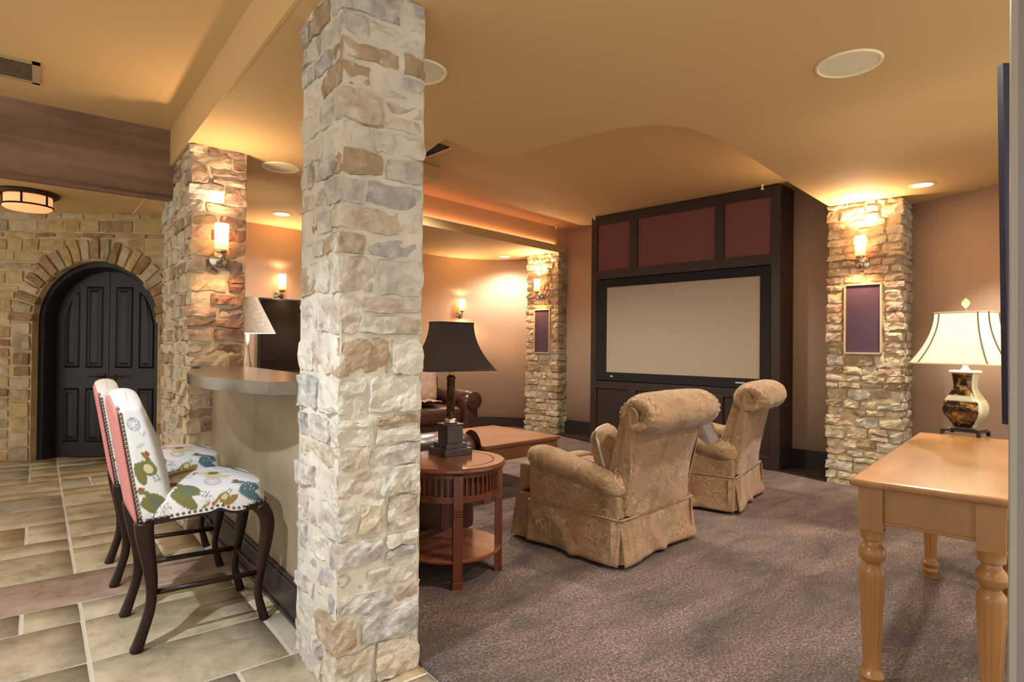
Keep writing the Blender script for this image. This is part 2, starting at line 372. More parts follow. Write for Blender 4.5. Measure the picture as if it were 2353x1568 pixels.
def pillar(root, W, D, H, mats_x, mats_y, lo=0.055, hi=0.13, slo=0.09, shi=0.24, mortar=None, prot=0.012, gap=0.014, rough=0.008, res=0.04,
           niche=None, right_side=False, wx=None, wy=None, mres=0.02, rc=0.014, cmix=0.5):
    """local frame: front face = y 0 plane (normal -y) from x 0..W ; left face = x 0 plane (normal -x) from y 0..D"""
    c = MB(); off = W*31+D*7
    def mort(p, n_):
        q = Vector(p); d = noise.noise(q*11+Vector((off, 0, 0)))*0.005+noise.noise(q*28+Vector((off, 3, 0)))*0.004-0.0025
        return (p[0]+n_[0]*d, p[1]+n_[1]*d, p[2])
    def sq(u, v, a, b_, n_):   # wall of the core between plan points a and b
        return mort((a[0]+(b_[0]-a[0])*u, a[1]+(b_[1]-a[1])*u, H*v), n_)
    ring = [((0, 0), (W, 0), (0, -1)), ((W, 0), (W, D), (1, 0)), ((W, D), (0, D), (0, 1)), ((0, D), (0, 0), (-1, 0))]
    for a_, b_, n_ in ring:
        if n_ == (0, 1): c.grid(lambda u, v: (a_[0]+(b_[0]-a_[0])*u, a_[1]+(b_[1]-a_[1])*u, H*v), 1, 1); continue
        c.grid(lambda u, v: sq(u, v, a_, b_, n_), max(6, int(math.hypot(b_[0]-a_[0], b_[1]-a_[1])/mres)), int(H/mres))
    c.build('mortar_core', mortar or M_MORTAR, root, smooth=True)
    fixed = (niche[2], niche[3]) if niche else ()
    dep = 0.05
    flip = 0
    for z0, z1 in courses(0.0, H, lo, hi, fixed):
        flip ^= 1; h = z1-z0-gap; zc = (z0+z1)/2
        a = rnd.uniform(0.12, min(0.26, W*0.7)) if flip else rnd.uniform(0.06, 0.11)
        b = rnd.uniform(0.06, 0.11) if flip else rnd.uniform(0.13, min(0.26, D*0.6))
        innic = niche and z0 > niche[2]-0.01 and z1 < niche[3]+0.01
        if innic: a = niche[0]-gap*1.2
        pr = prot+rnd.uniform(-0.006, 0.010)
        put_stone(root, (a-pr)/2, (b-pr)/2, zc, a+pr, b+pr, h, mats_x if rnd.random() < cmix else mats_y, rough=rough, res=res, rc=rc, tilt=rnd.uniform(-.01, .01), weights=None)
        # front face
        segs = []
        endR = W
        if right_side:
            a2 = rnd.uniform(0.06, 0.1) if flip else rnd.uniform(0.10, 0.18)
            if innic: a2 = W-niche[1]-gap*1.2
            b2 = rnd.uniform(0.13, 0.22) if flip else rnd.uniform(0.07, 0.11)
            put_stone(root, W-(a2-pr)/2, (b2-pr)/2, zc, a2+pr, b2+pr, h, mats_x, rough=rough, res=res, rc=rc)
            for s0, s1 in split_run(b2+gap, D, slo, shi):
                put_stone(root, W-dep/2+prot*0.8, (s0+s1)/2, zc, dep, s1-s0-gap, h, mats_x, rough=rough, res=res, rc=rc)
            endR = W-a2
        if innic: pass
        else:
            if endR-a-gap > 0.03: segs = split_run(a+gap*0.6, endR-(gap*0.6 if right_side else 0), slo, shi)
        for s0, s1 in segs:
            pr2 = prot+rnd.uniform(-0.007, 0.012); l = s1-s0-gap
            if l < 0.02: continue
            if h > 0.085 and rnd.random() < 0.3:
                hh = h*rnd.uniform(0.4, 0.6)
                put_stone(root, (s0+s1)/2, dep/2-pr2, z0+gap/2+hh/2-0.003, l, dep, hh-0.006, mats_x, rough=rough, res=res, rc=rc, weights=wx)
                put_stone(root, (s0+s1)/2, dep/2-pr2, z1-gap/2-(h-hh)/2+0.003, l, dep, h-hh-0.006, mats_x, rough=rough, res=res, rc=rc, weights=wx)
            else:
                put_stone(root, (s0+s1)/2, dep/2-pr2, zc+rnd.uniform(-.003, .003), l, dep, h, mats_x, rough=rough, res=res, rc=rc, tilt=rnd.uniform(-.03, .03), weights=wx)
        for s0, s1 in split_run(b+gap*0.6, D, slo, shi):
            pr2 = prot+rnd.uniform(-0.007, 0.010); l = s1-s0-gap
            put_stone(root, dep/2-pr2, (s0+s1)/2, zc, dep, l, h*rnd.uniform(0.85, 1.0), mats_y, rough=rough, res=res, rc=rc, weights=wy)

# ------------------------------------------------------------------ SETTING: floor
fl = empty('floor', kind='structure')
tag(fl, 'travertine tile floor of mixed lengths along the bar side')
MB().box(-3.2, 1.14, 0.2, 8.6, -0.05, -0.006).build('grout_bed', M_GROUT, fl)
rows = [0.35, 0.8, 1.22, 1.45, 1.9, 2.33, 2.735, 3.16, 3.388, 3.823, 4.29, 4.535, 4.96, 5.42, 5.87, 6.07, 6.50, 6.74, 7.15, 7.40, 7.9, 8.4]
for r0, r1 in zip(rows[:-1], rows[1:]):
    band = abs(r0-3.388) < 1e-3
    js = [0.167] if not band else [0.47]
    while js[-1] < 1.10: js.append(js[-1]+(rnd.choice([0.21, 0.41, 0.41, 0.62]) if not band else 0.95))
    js = [j for j in js if j < 1.08]
    if rnd.random() < 0.5 and not band: js.insert(0, -0.04)
    while js[0] > -1.5: js.insert(0, js[0]-(rnd.choice([0.41, 0.41, 0.62]) if not band else 0.95))
    js.append(1.14)
    for a, b in zip(js[:-1], js[1:]):
        g = 0.007
        vs, fs = rough_block(b-a-2*g, r1-r0-2*g, 0.022, int((a+9)*1000+r0*77), 0.0016, 0.12, 0.006)
        me = bpy.data.meshes.new('tile'); me.from_pydata([tuple(v) for v in vs], [], fs); me.polygons.foreach_set('use_smooth', [True]*len(fs))
        me.materials.append(M_PINKTILE if band else rnd.choices(TRAV, [4, 4, 2, 3, 1.4])[0])
        o = bpy.data.objects.new('tile', me); C.objects.link(o); o.parent = fl; o.location = ((a+b)/2, (r0+r1)/2, -0.011)
cp = MB(); 
cp.grid(lambda u, v: (1.14+u*5.6, -0.6+v*9.0, 0.012+0.003*noise.noise(Vector((u*30, v*50, 0)))), 56, 90)
cp.box(1.14, 6.8, -0.6, 8.4, -0.05, 0.009)
tag(cp.build('carpet', M_CARPET, smooth=True), 'brown cut-pile wall-to-wall carpet in the screening area', kind='structure')

# ------------------------------------------------------------------ SETTING: ceilings
TRAY = [(1.95, 3.12), (2.47, 3.29), (2.50, 3.05), (2.53, 2.80), (2.58, 2.52), (2.65, 2.30), (2.76, 2.14), (2.92, 2.06), (3.16, 2.045), (3.45, 2.075), (3.83, 2.13), (4.61, 2.255), (5.52, 2.384),
        (6.3, 2.47), (6.3, 5.95), (5.55, 5.93), (5.5, 5.92), (4.376, 5.745), (3.22, 5.56), (2.30, 5.42)]
def ring_plate(outer, hole, z, name, mat, thick=0.02, kind='structure'):
    bm = bmesh.new()
    ov = [bm.verts.new((x, y, z)) for x, y in outer]; hv = [bm.verts.new((x, y, z)) for x, y in hole]
    es = [bm.edges.new((L[i], L[(i+1) % len(L)])) for L in (ov, hv) for i in range(len(L))]
    bmesh.ops.triangle_fill(bm, use_beauty=True, use_dissolve=False, edges=es)
    me = bpy.data.meshes.new(name); bm.to_mesh(me); bm.free(); me.materials.append(mat)
    o = bpy.data.objects.new(name, me); C.objects.link(o); tag(o, kind=kind); return o
c1 = ring_plate([(0.742, -1.4), (7.2, -1.4), (7.2, 9.0), (0.742, 9.0)], TRAY, ZC, 'ceiling', M_PAINT_CEIL)
tag(c1, 'low tan ceiling around the raised recess over the seating')
tw = MB(); n = len(TRAY)
for i in range(n):
    a, b = TRAY[i], TRAY[(i+1) % n]; tw.add([(a[0], a[1], ZC), (b[0], b[1], ZC), (b[0], b[1], 2.82), (a[0], a[1], 2.82)], [(0, 1, 2, 3)])
me = tw.build('ceiling', M_PAINT_CEIL, angle=0.5); tag(me, 'upright curved sides of the ceiling recess', kind='structure')
tt = MB().prism(TRAY, 2.82, 2.86).build('ceiling', M_PAINT_CEIL); tag(tt, 'raised tan ceiling inside the recess', kind='structure')
tag(MB().box(-3.4, 0.745, -1.4, 5.0, 2.735, 2.80).build('ceiling', M_PAINT_CEIL), 'higher tan ceiling above the bar stools', kind='structure')
tag(MB().box(-3.4, 0.745, 5.0, 9.0, 2.50, 2.58).build('ceiling', M_PAINT_CEIL), 'lower tan ceiling before the arched door', kind='structure')
tag(MB().box(0.730, 0.745, -1.4, 9.0, ZC-0.003, 2.74).build('trim_1', M_PAINT_CEIL), 'painted soffit side above the stone pillars', kind='structure')

# ------------------------------------------------------------------ wooden beam
bmobj = MB()
def beamf(u, v):
    a = v*2*PI; 
    y = 4.90+0.24*(0.5-0.5*1)  # placeholder
    return (0, 0, 0)
L = 40; sec = [(4.90, 2.272), (5.12, 2.262), (5.12, 2.74), (4.90, 2.74)]
vs = []; fs = []; secn = []
for i in range(4):
    a, b = sec[i], sec[(i+1) % 4]
    for k in range(5): secn.append((a[0]+(b[0]-a[0])*k/5, a[1]+(b[1]-a[1])*k/5))
ns = len(secn)
for i in range(L+1):
    x = -3.2+3.96*i/L
    for (y, z) in secn:
        nz = noise.noise(Vector((x*1.6, y*6, z*6)))*0.012
        cy, cz = y-5.01, z-2.5; vs.append((x, y+nz*(1 if cy > 0 else -1), min(z+nz*0.5, 2.745)))
for i in range(L):
    for k in range(ns): fs.append((i*ns+k, i*ns+(k+1) % ns, (i+1)*ns+(k+1) % ns, (i+1)*ns+k))
fs += [tuple(range(ns)), tuple(L*ns+k for k in range(ns))[::-1]]
tag(MB().add(vs, fs).build('wooden_beam', M_BEAM, angle=0.6), 'rustic brown wooden ceiling beam running left from the stone pillar', 'beam')

# ------------------------------------------------------------------ near stone pillar
p1 = empty('stone_pillar', (0.81, 1.96, -0.01), 0, 'nearest stone pillar, pale grey and lilac stones, floor to ceiling in the foreground', 'pillar')
pillar(p1, 0.32, 0.395, ZC+0.01, ST_GREY, ST_GREY, 0.06, 0.15, 0.09, 0.25, M_MORTAR_G, 0.005, 0.013, 0.014, 0.020, mres=0.012, rc=0.007, wx=[3, 3, 3, 1.3, 3, 1.6, 1.5], wy=[3, 2, 1, 0.6, 3, 1, 3])
# ------------------------------------------------------------------ middle pillar over the bar
p2 = empty('stone_pillar', (0.765, 4.26, -0.01), 0, 'stone pillar at far end of the bar, front stones tinted like sconce light, one lit sconce', 'pillar')
pillar(p2, 0.325, 1.08, ZC+0.01, ST_WARMLIT, ST_CREAM, 0.06, 0.125, 0.10, 0.26, M_MORTAR, 0.010, 0.014, 0.017, 0.035, rc=0.008, cmix=0.15)
# ------------------------------------------------------------------ columns flanking the screen
ra = math.atan2(1.843-2.384, 5.59-5.52)
p3 = empty('stone_column', (5.53, 2.384, 0.0), ra, 'right stone column with sconce and purple speaker niche near the table lamp', 'column')
pillar(p3, 0.545, 0.50, ZC, ST_CREAM, ST_CREAM, 0.05, 0.11, 0.09, 0.24, M_MORTAR_Y, 0.012, 0.013, 0.017, 0.024, rc=0.008, mres=0.016, cmix=0.5, niche=(0.122, 0.420, 1.155, 1.78), right_side=True)
la = math.atan2(5.9-6.42, 5.5-5.40)
p4 = empty('stone_column', (5.40, 6.42, 0.0), la, 'left stone column with sconce and narrow purple niche beyond the coffee table', 'column')
pillar(p4, 0.53, 0.45, ZC, ST_CREAM, ST_CREAM, 0.05, 0.11, 0.09, 0.24, M_MORTAR_Y, 0.012, 0.014, 0.018, 0.035, rc=0.008, mres=0.02, niche=(0.132, 0.417, 1.095, 1.725), right_side=True)

def niche_panel(root_loc, rz, u0, u1, z0, z1, label):
    r = empty('speaker_panel', root_loc, rz, label, 'speaker', 'speaker panels set in the stone columns')
    MB().box(u0+0.012, u1-0.012, -0.016, 0.004, z0+0.012, z1-0.012).build('grille_cloth', M_PURPLE, r)
    f = MB(); t = 0.012
    for b in ((u0, u1, z0, z0+t), (u0, u1, z1-t, z1), (u0, u0+t, z0, z1), (u1-t, u1, z0, z1)): f.box(b[0], b[1], -0.03, 0.002, b[2], b[3])
    f.build('trim_frame', M_BEIGETRIM, r)
niche_panel((5.53, 2.384, 0.0), ra, 0.128, 0.414, 1.165, 1.769, 'purple speaker panel sunk in right stone column beside the lamp')
niche_panel((5.40, 6.42, 0.0), la, 0.138, 0.411, 1.106, 1.713, 'purple speaker panel sunk in left stone column beyond the coffee table')

# ------------------------------------------------------------------ arched stone wall and door
P0 = Vector((-0.278, 7.827)); Td = Vector((0.79, -0.613)).normalized(); Nd = Vector((-Td.y, Td.x))  # Nd points away from camera
wa = math.atan2(Td.y, Td.x)
wl = empty('wall_left', (P0.x, P0.y, 0), wa, 'ochre rubble stone wall with an arch around the dark double door', kind='structure')
# local x along wall, local y away from the camera
DSH, DRV = 0.19, 0.625
DX0 = (Vector((-0.026, 7.994))-P0).dot(Td); DX1 = (Vector((0.993, 7.209))-P0).dot(Td)
DCX = (DX0+DX1)/2-0.01+DSH; DR = DRV; DZ = 1.395; WH = 2.50
mb = MB(); arch = [(DCX-DR, 0)]+[(DCX-DR*math.cos(PI*i/24), DZ+DR*math.sin(PI*i/24)) for i in range(25)]+[(DCX+DR, 0)]
outer = [(-2.2, 0), (-2.2, WH), (1.68, WH), (1.68, 0)]
bm = bmesh.new(); poly = outer+arch[::-1]
fv = [bm.verts.new((x, 0, z)) for x, z in poly]; bv = [bm.verts.new((x, 0.30, z)) for x, z in poly]
es = [bm.edges.new((fv[i], fv[(i+1) % len(fv)])) for i in range(len(fv))]; bmesh.ops.triangle_fill(bm, edges=es, use_beauty=True)
for i in range(len(fv)):
    j = (i+1) % len(fv); bm.faces.new((fv[i], fv[j], bv[j], bv[i]))
bmesh.ops.recalc_face_normals(bm, faces=bm.faces)
me = bpy.data.meshes.new('mortar_bed'); bm.to_mesh(me); bm.free(); me.materials.append(M_MORTAR_Y)
o = bpy.data.objects.new('mortar_bed', me); C.objects.link(o); o.parent = wl
VW = 0.20
for z0, z1 in courses(0.0, WH, 0.05, 0.15):
    zc = (z0+z1)/2; Ro = DR+VW
    dz = max(0, zc-DZ); half = math.sqrt(max(0, (Ro+0.01)**2-dz*dz)) if dz < Ro+0.01 else 0
    spans = [(-0.75, DCX-half), (DCX+half, 1.62)] if half > 0 else [(-0.75, 1.62)]
    for a, b in spans:
        if b-a < 0.05: continue
        for s0, s1 in split_run(a, b, 0.13, 0.34):
            if s1-s0 < 0.04: continue
            put_stone(wl, (s0+s1)/2, 0.02-rnd.uniform(0.0, 0.012), zc, s1-s0-0.016, 0.06, z1-z0-0.016, ST_OCHRE, rough=0.009, res=0.06, tilt=rnd.uniform(-.03, .03), weights=[4, 4, 2, 2.5, 3, 0.7])
for s in (-1, 1):
    for z0, z1 in courses(0.0, DZ, 0.09, 0.17):
        l = VW*rnd.uniform(0.85, 1.05)
        put_stone(wl, DCX+s*(DR+l/2+0.006), 0.02, (z0+z1)/2, l-0.01, 0.09, z1-z0-0.014, ST_OCHRE, rough=0.01, res=0.06)
nv = 23
for i in range(nv):
    a = PI*(i+0.5)/nv; rr = DR+VW*0.5+rnd.uniform(-.012, .02)
    o = put_stone(wl, DCX-rr*math.cos(a), 0.015, DZ+rr*math.sin(a), VW*rnd.uniform(0.9, 1.15), 0.09, PI*(DR+0.09)/nv-0.018, ST_OCHRE, rough=0.01, res=0.06, tilt=0)
    o.rotation_euler = (0, a+PI, 0)

dr = empty('door_1', (P0.x, P0.y, 0), wa, 'dark arched double door with raised panels', kind='structure')
# frame
fr = MB(); NA = 28
def archpts(r, y): return [(DCX-r, y, 0.0)]+[(DCX-r*math.cos(PI*i/NA), y, DZ+r*math.sin(PI*i/NA)) for i in range(NA+1)]+[(DCX+r, y, 0.0)]
r0, r1 = DR+0.005, DR-0.085
A, B, D_, E_ = archpts(r0, 0.08), archpts(r1+0.03, 0.08), archpts(r1, 0.15), archpts(r1, 0.27)
m = len(A)
fr.add(A+B+D_+E_, [(i+k*m, i+1+k*m, i+1+(k+1)*m, i+(k+1)*m) for k in range(3) for i in range(m-1)])
fr.build('door_frame', M_DARKPAINT, dr, angle=0.7)
def leaf(side):
    x0, x1 = (DCX-r1+0.0, DCX-0.003) if side < 0 else (DCX+0.003, DCX+r1)
    pts = []
    for i in range(NA+1):
        a = PI*i/NA; x, z = DCX-(r1-0.002)*math.cos(a), DZ+(r1-0.002)*math.sin(a)
        if x0-1e-6 <= x <= x1+1e-6: pts.append((x, z))
    if side < 0: poly = [(x0, 0.01)]+pts+[(x1, DZ+r1-0.002), (x1, 0.01)]
    else: poly = [(x0, 0.01), (x0, DZ+r1-0.002)]+pts+[(x1, 0.01)]
    L_ = MB(); nn = len(poly)
    L_.add([(x, 0.215, z) for x, z in poly]+[(x, 0.26, z) for x, z in poly], [tuple(range(nn)), tuple(range(nn, 2*nn))[::-1]]+[(i, (i+1) % nn, (i+1) % nn+nn, i+nn) for i in range(nn)])
    lo = L_.build('door_leaf', M_DARKPAINT, dr)
    # stiles, rails: raised on the leaf; panels are set between them
    def topz(x): return DZ+math.sqrt(max(0, (r1-0.09)**2-(x-DCX)**2))
    w_ = x1-x0; cols = [(x0+0.075, x0+w_/2-0.03), (x0+w_/2+0.03, x1-0.06)] if side < 0 else [(x0+0.06, x0+w_/2-0.03), (x0+w_/2+0.03, x1-0.075)]
    for (a, b) in cols:
        for (zb, zt) in ((0.16, 0.72), (0.93, None)):
            P = []
            if zt is None:
                K = 8; P = [(a, zb)]+[(a+(b-a)*k/K, min(topz(a+(b-a)*k/K), DZ+r1-0.16)) for k in range(K+1)]+[(b, zb)]
            else: P = [(a, zb), (a, zt), (b, zt), (b, zb)]
            cx = sum(p[0] for p in P)/len(P); cz = (min(p[1] for p in P)+max(p[1] for p in P))/2
            def ins(d): return [(cx+(x-cx)*(1-d/abs(b-a)*2), cz+(z-cz)*(1-d/(max(p[1] for p in P)-min(p[1] for p in P))*2)) for x, z in P]
            q = MB(); rings = [(P, 0.2145), (ins(0.010), 0.203), (ins(0.022), 0.2145), (ins(0.034), 0.2135), (ins(0.060), 0.204)]
            nn = len(P); V = [(x, y, z) for R_, y in rings for x, z in R_]
            q.add(V, [(i+k*nn, (i+1) % nn+k*nn, (i+1) % nn+(k+1)*nn, i+(k+1)*nn) for k in range(4) for i in range(nn)]+[tuple(4*nn+i for i in range(nn))])
            q.build('door_panel', M_DARKPAINT, lo)
    hx = DCX+side*0.055
    h = MB(); h.box(hx-0.02, hx+0.02, 0.205, 0.2145, 0.79, 0.87); h.tube([(hx, 0.21, 0.84), (hx, 0.165, 0.84), (hx+side*0.02, 0.155, 0.84), (hx+side*0.12, 0.155, 0.842)], 0.008, 8)
    h.build('door_handle', M_BRONZE, lo, smooth=False)
leaf(-1); leaf(1)
MB().box(DCX-DR, DCX+DR, 0.262, 0.30, 0, DZ+DR).build('door_backing', M_DARKPAINT, dr)

# ------------------------------------------------------------------ bar
bar = empty('bar_half_wall', (0, 0, 0), 0, 'greyed wood bar half-wall with dark baseboard behind the stools', 'bar')
MB().box(0.895, 1.03, 2.36, 4.26, 0.0, 1.0).build('wood_panel', M_PANELWOOD, bar)
bb = MB().box(0.872, 0.897, 2.36, 4.26, 0.0, 0.155); bb.box(0.878, 0.897, 2.36, 4.26, 0.155, 0.172); bb.box(0.862, 0.874, 2.36, 4.26, 0, 0.018)
bb.build('baseboard', M_BASEB, bar, bevel=0.004)
cpts = []
cc, R_ = (2.22, 3.05), 1.66
for i in range(65):
    y = 2.36+(4.02-2.36)*i/64; cpts.append((cc[0]-math.sqrt(R_**2-(y-cc[1])**2), y))
cpts = [(0.80, 2.33)]+cpts[1:]
cpts += [(0.86, 4.10), (0.80, 4.26), (0.78, 4.262), (1.04, 4.262), (1.04, 2.33)]
ct = MB().prism(cpts, 1.002, 1.053)
tag(ct.build('countertop', M_COUNTER, angle=0.5), 'dark polished concrete bar top with a bowed front edge', 'countertop')

# ------------------------------------------------------------------ far and side walls
def wall_strip(name, pts, z0, z1, mat, label, bbd=None, th=0.06):
    r = empty(name, (0, 0, 0), 0, label, kind='structure')
    m_ = MB(); vs = []
    for x, y in pts: vs += [(x, y, z0), (x, y, z1)]
    m_.add(vs, [(2*i, 2*i+2, 2*i+3, 2*i+1) for i in range(len(pts)-1)])
    o = m_.build('wall_surface', mat, r, smooth=len(pts) > 3)
    md = o.modifiers.new('thick', 'SOLIDIFY'); md.thickness = th; md.offset = 0
    return r
def base_strip(name, pts, off, h, label):
    m_ = MB(); P = [Vector(p) for p in pts]; vs = []
    for i, p in enumerate(P):
        t = (P[min(i+1, len(P)-1)]-P[max(i-1, 0)]).normalized(); nrm = Vector((t.y, -t.x))
        if nrm.dot(-p) < 0: nrm = -nrm
        a = p+nrm*0.03; b = p+nrm*(0.03+off)
        vs += [(b.x, b.y, 0), (b.x, b.y, h), (a.x, a.y, h)]
    m_.add(vs, [f for i in range(len(P)-1) for f in ((3*i, 3*i+3, 3*i+4, 3*i+1), (3*i+1, 3*i+4, 3*i+5, 3*i+2))])
    tag(m_.build(name, M_BASEB), label, kind='structure')
far = [(1.09, 6.62), (1.75, 6.66), (2.3, 6.74), (3.2, 6.98), (3.9, 7.18), (4.35, 7.30), (4.8, 7.30), (5.2, 7.16), (5.45, 6.95), (5.6, 6.7), (5.65, 6.4)]
farc = [tuple(p) for p in catmull([(x, y, 0) for x, y in far], 5)]; farc = [(p[0], p[1]) for p in farc]
wall_strip('wall_back', farc, 0, ZC, M_PAINT_WALL, 'tan far wall that curves behind the left stone column')
base_strip('baseboard_back', farc, 0.02, 0.15, 'dark baseboard along the curved far wall')
# stage wall behind the cabinet, strips between cabinet and columns
stage = [(5.62, 6.35), (5.72, 5.95), (5.83, 5.2), (6.0, 2.94), (6.06, 2.3)]
wall_strip('wall_stage', stage, 0, 2.84, M_PAINT_WALL, 'tan wall behind the screen cabinet')
base_strip('baseboard_stage', [(5.72, 5.95), (5.83, 5.2), (6.0, 2.94), (6.06, 2.3)], 0.02, 0.20, 'dark baseboard either side of the screen cabinet')
rw = [(6.12, 2.02), (6.02, 1.88), (5.75, 1.19), (5.40, 0.30), (5.10, -0.5)]
wall_strip('wall_right', rw, 0, ZC, M_PAINT_WALL, 'tan right wall behind the table lamp')
base_strip('baseboard_right', rw[1:], 0.02, 0.18, 'dark baseboard along the right wall')
# low dark slabs bridging the cabinet and the columns
pl = MB().prism([(5.55, 2.39), (5.625, 2.9), (6.0, 2.95), (6.03, 2.4)], 0.0, 0.03); tag(pl.build('trim_2', M_DARKWOOD), 'low dark floor slab between cabinet and right column', kind='structure')
pl = MB().prism([(5.372, 5.16), (5.47, 5.88), (5.72, 5.93), (5.8, 5.2)], 0.0, 0.03); tag(pl.build('trim_3', M_DARKWOOD), 'low dark floor slab between cabinet and left column', kind='structure')

# cove fascia with led strip
A2 = Vector((2.30, 5.42)); fas = [(2.30, 5.405), (3.22, 5.545), (4.376, 5.73), (5.45, 5.915), (5.62, 5.93)]
f = MB(); vs = []
for x, y in fas: vs += [(x, y-0.035, ZC-0.004), (x, y-0.035, ZC+0.095), (x, y, ZC+0.095), (x, y+0.0, ZC-0.004)]
f.add(vs, [(4*i+k, 4*i+4+k, 4*i+4+(k+1) % 4, 4*i+(k+1) % 4) for i in range(len(fas)-1) for k in range(4)]+[(0, 1, 2, 3), tuple(4*(len(fas)-1)+k for k in range(4))])
tag(f.build('trim_4', M_PAINT_CEIL), 'painted cove ledge holding the glowing strip', kind='structure')
l = MB(); P = fas[:4]
vs = []
for x, y in P: vs += [(x, y-0.020, ZC+0.092), (x, y-0.020, ZC+0.099), (x, y-0.008, ZC+0.099), (x, y-0.008, ZC+0.092)]
l.add(vs, [(4*i+k, 4*i+4+k, 4*i+4+(k+1) % 4, 4*i+(k+1) % 4) for i in range(len(P)-1) for k in range(4)])
tag(l.build('led_strip', M_LED), 'glowing pinkish light strip along the ceiling cove ledge', 'light')
# ceiling-hung box and dark opening inside the recess
bx = empty('projector_soffit', (0, 0, 0), 0, 'small boxed-in ceiling housing inside the recess, mostly behind the near pillar', 'housing')
MB().prism([(2.84, 4.62), (2.30, 4.53), (2.25, 4.83), (2.79, 4.92)], 2.70, 2.815).build('housing_body', M_PAINT_CEIL, bx)
hp = empty('ceiling_opening', (0, 0, 0), 0, 'dark open slot in the recess ceiling with a thin white lip', 'vent')
MB().prism([(2.60, 4.10), (2.1, 4.02), (2.08, 4.33), (2.57, 4.42)], 2.812, 2.818).build('dark_slot', M_BLACKFRAME, hp)
MB().prism([(2.57, 4.42), (2.60, 4.10), (2.612, 4.10), (2.582, 4.432), (2.07, 4.342), (2.08, 4.33)], 2.808, 2.819).build('lip', M_GRILLE_RIM, hp)

# ------------------------------------------------------------------ screen cabinet
CA = Vector((5.371, 5.161)); CB = Vector((5.62, 2.88)); ct_ = (CB-CA).normalized(); ca = math.atan2(ct_.y, ct_.x); CL = (CB-CA).length
cab = empty('screen_cabinet', (CA.x, CA.y, 0), ca, 'tall espresso wood cabinet framing the projection screen', 'cabinet')
# local x along the front (left to right seen from the room), local y into the wall
HT = 2.80
for (a, b, z0, z1) in ((0, 0.09, 0, HT), (2.20, CL, 0, HT)): MB().box(a, b, 0, 0.34, z0, z1).build('stile', M_DARKWOOD, cab, bevel=0.003)
for (a, b, z0, z1) in ((0.09, 2.2, 2.70, HT), (0.09, 2.2, 2.03, 2.135), (0.09, 2.2, 0.70, 0.79), (0.09, 2.2, 0.0, 0.14)):
    MB().box(a, b, 0.001, 0.3, z0, z1).build('rail', M_DARKWOOD, cab, bevel=0.003)
for (a, b) in ((0.56, 0.665), (1.62, 1.72)):
    MB().box(a, b, 0.0, 0.1, 2.13, 2.705).build('mullion', M_DARKWOOD, cab, bevel=0.003)
    MB().box(a, b, 0.0, 0.1, 0.13, 0.705).build('mullion', M_DARKWOOD, cab, bevel=0.003)
for (a, b) in ((0.09, 0.56), (0.665, 1.62), (1.72, 2.2)):
    tag(MB().box(a+0.002, b-0.002, 0.018, 0.05, 2.13, 2.705).build('fabric_panel', M_PLUM, cab), 'plum fabric panel')
    q = MB().box(a+0.002, b-0.002, 0.022, 0.05, 0.135, 0.705)
    q.build('wood_panel', M_DARKWOOD, cab)
MB().box(0.05, 2.25, 0.10, 0.33, 0.1, HT-0.02).build('cabinet_back', M_DARKWOOD, cab)
scr = empty('projection_screen', (CA.x, CA.y, 0), ca, 'fixed projection screen, beige surface in a wide black frame', 'screen')
fm = MB()
for (a, b, z0, z1) in ((0.085, 2.205, 1.925, 2.02), (0.085, 2.205, 0.80, 0.90), (0.085, 0.242, 0.90, 1.925), (2.104, 2.205, 0.90, 1.925)): fm.box(a, b, -0.012, 0.06, z0, z1)
fm.build('screen_frame', M_BLACKFRAME, scr, bevel=0.002)
MB().box(0.23, 2.11, 0.0, 0.02, 0.89, 1.935).build('screen_surface', M_SCREEN, scr)
MB().box(1.86, 1.96, -0.015, -0.011, 0.845, 0.862).build('maker_badge', plain('badge_silver', (0.45, 0.45, 0.43), 0.4), scr)
MB().box(0.31, 0.345, -0.015, -0.011, 0.843, 0.860).build('maker_badge', plain('badge_silver_small', (0.5, 0.5, 0.5), 0.4), scr)
for (x, y), lab in (((5.58, 3.05), 'small white ceiling hook by the right end of the screen cabinet'), ((5.365, 5.10), 'small white ceiling hook by the left end of the screen cabinet'), ((5.40, 5.83), 'small white ceiling hook above the cove ledge end')):
    h = MB(); h.lathe([(0.012, 0), (0.014, -0.015), (0.008, -0.02), (0.006, -0.035)][::-1], 10); h.tube([(0, 0, -0.03), (0.0, 0.0, -0.055)], 0.012, 8)
    tag(h.build('ceiling_hook', M_GRILLE_RIM, loc=(x-0.03, y-0.02, 2.82), smooth=True), lab, 'hook')

# ------------------------------------------------------------------ ceiling fittings
def can_light(x, y, label, z=ZC):
    r = empty('ceiling_light', (x, y, z), 0, label, 'light')
    MB().lathe([(0.066, -0.001), (0.066, -0.004), (0.086, -0.006), (0.090, -0.001)], 28, cap=False).build('trim_ring', M_GRILLE_RIM, r, smooth=True)
    MB().lathe([(0.0, -0.003), (0.066, -0.003)], 28, cap=False).build('lens', M_CAN, r)
can_light(5.32, 1.61, 'recessed round downlight nearest the right stone column')
can_light(5.2, 6.70, 'recessed round downlight beyond the cove ledge, before the far wall')
can_light(1.86, 5.98, 'recessed round downlight seen between the two left pillars')
def ceil_speaker(x, y, label, r_=0.135):
    r = empty('ceiling_speaker', (x, y, ZC), 0, label, 'speaker')
    MB().lathe([(r_-0.018, -0.003), (r_-0.014, -0.008), (r_-0.004, -0.010), (r_, -0.001)], 40, cap=False).build('rim', M_GRILLE_RIM, r, smooth=True)
    MB().lathe([(0.0, -0.004), (r_-0.016, -0.005)], 40, cap=False).build('grille', M_GRILLE, r)
ceil_speaker(2.815, 1.135, 'large round cream ceiling speaker at the upper right')
ceil_speaker(1.37, 2.44, 'round cream ceiling speaker half hidden behind the near pillar', 0.135)
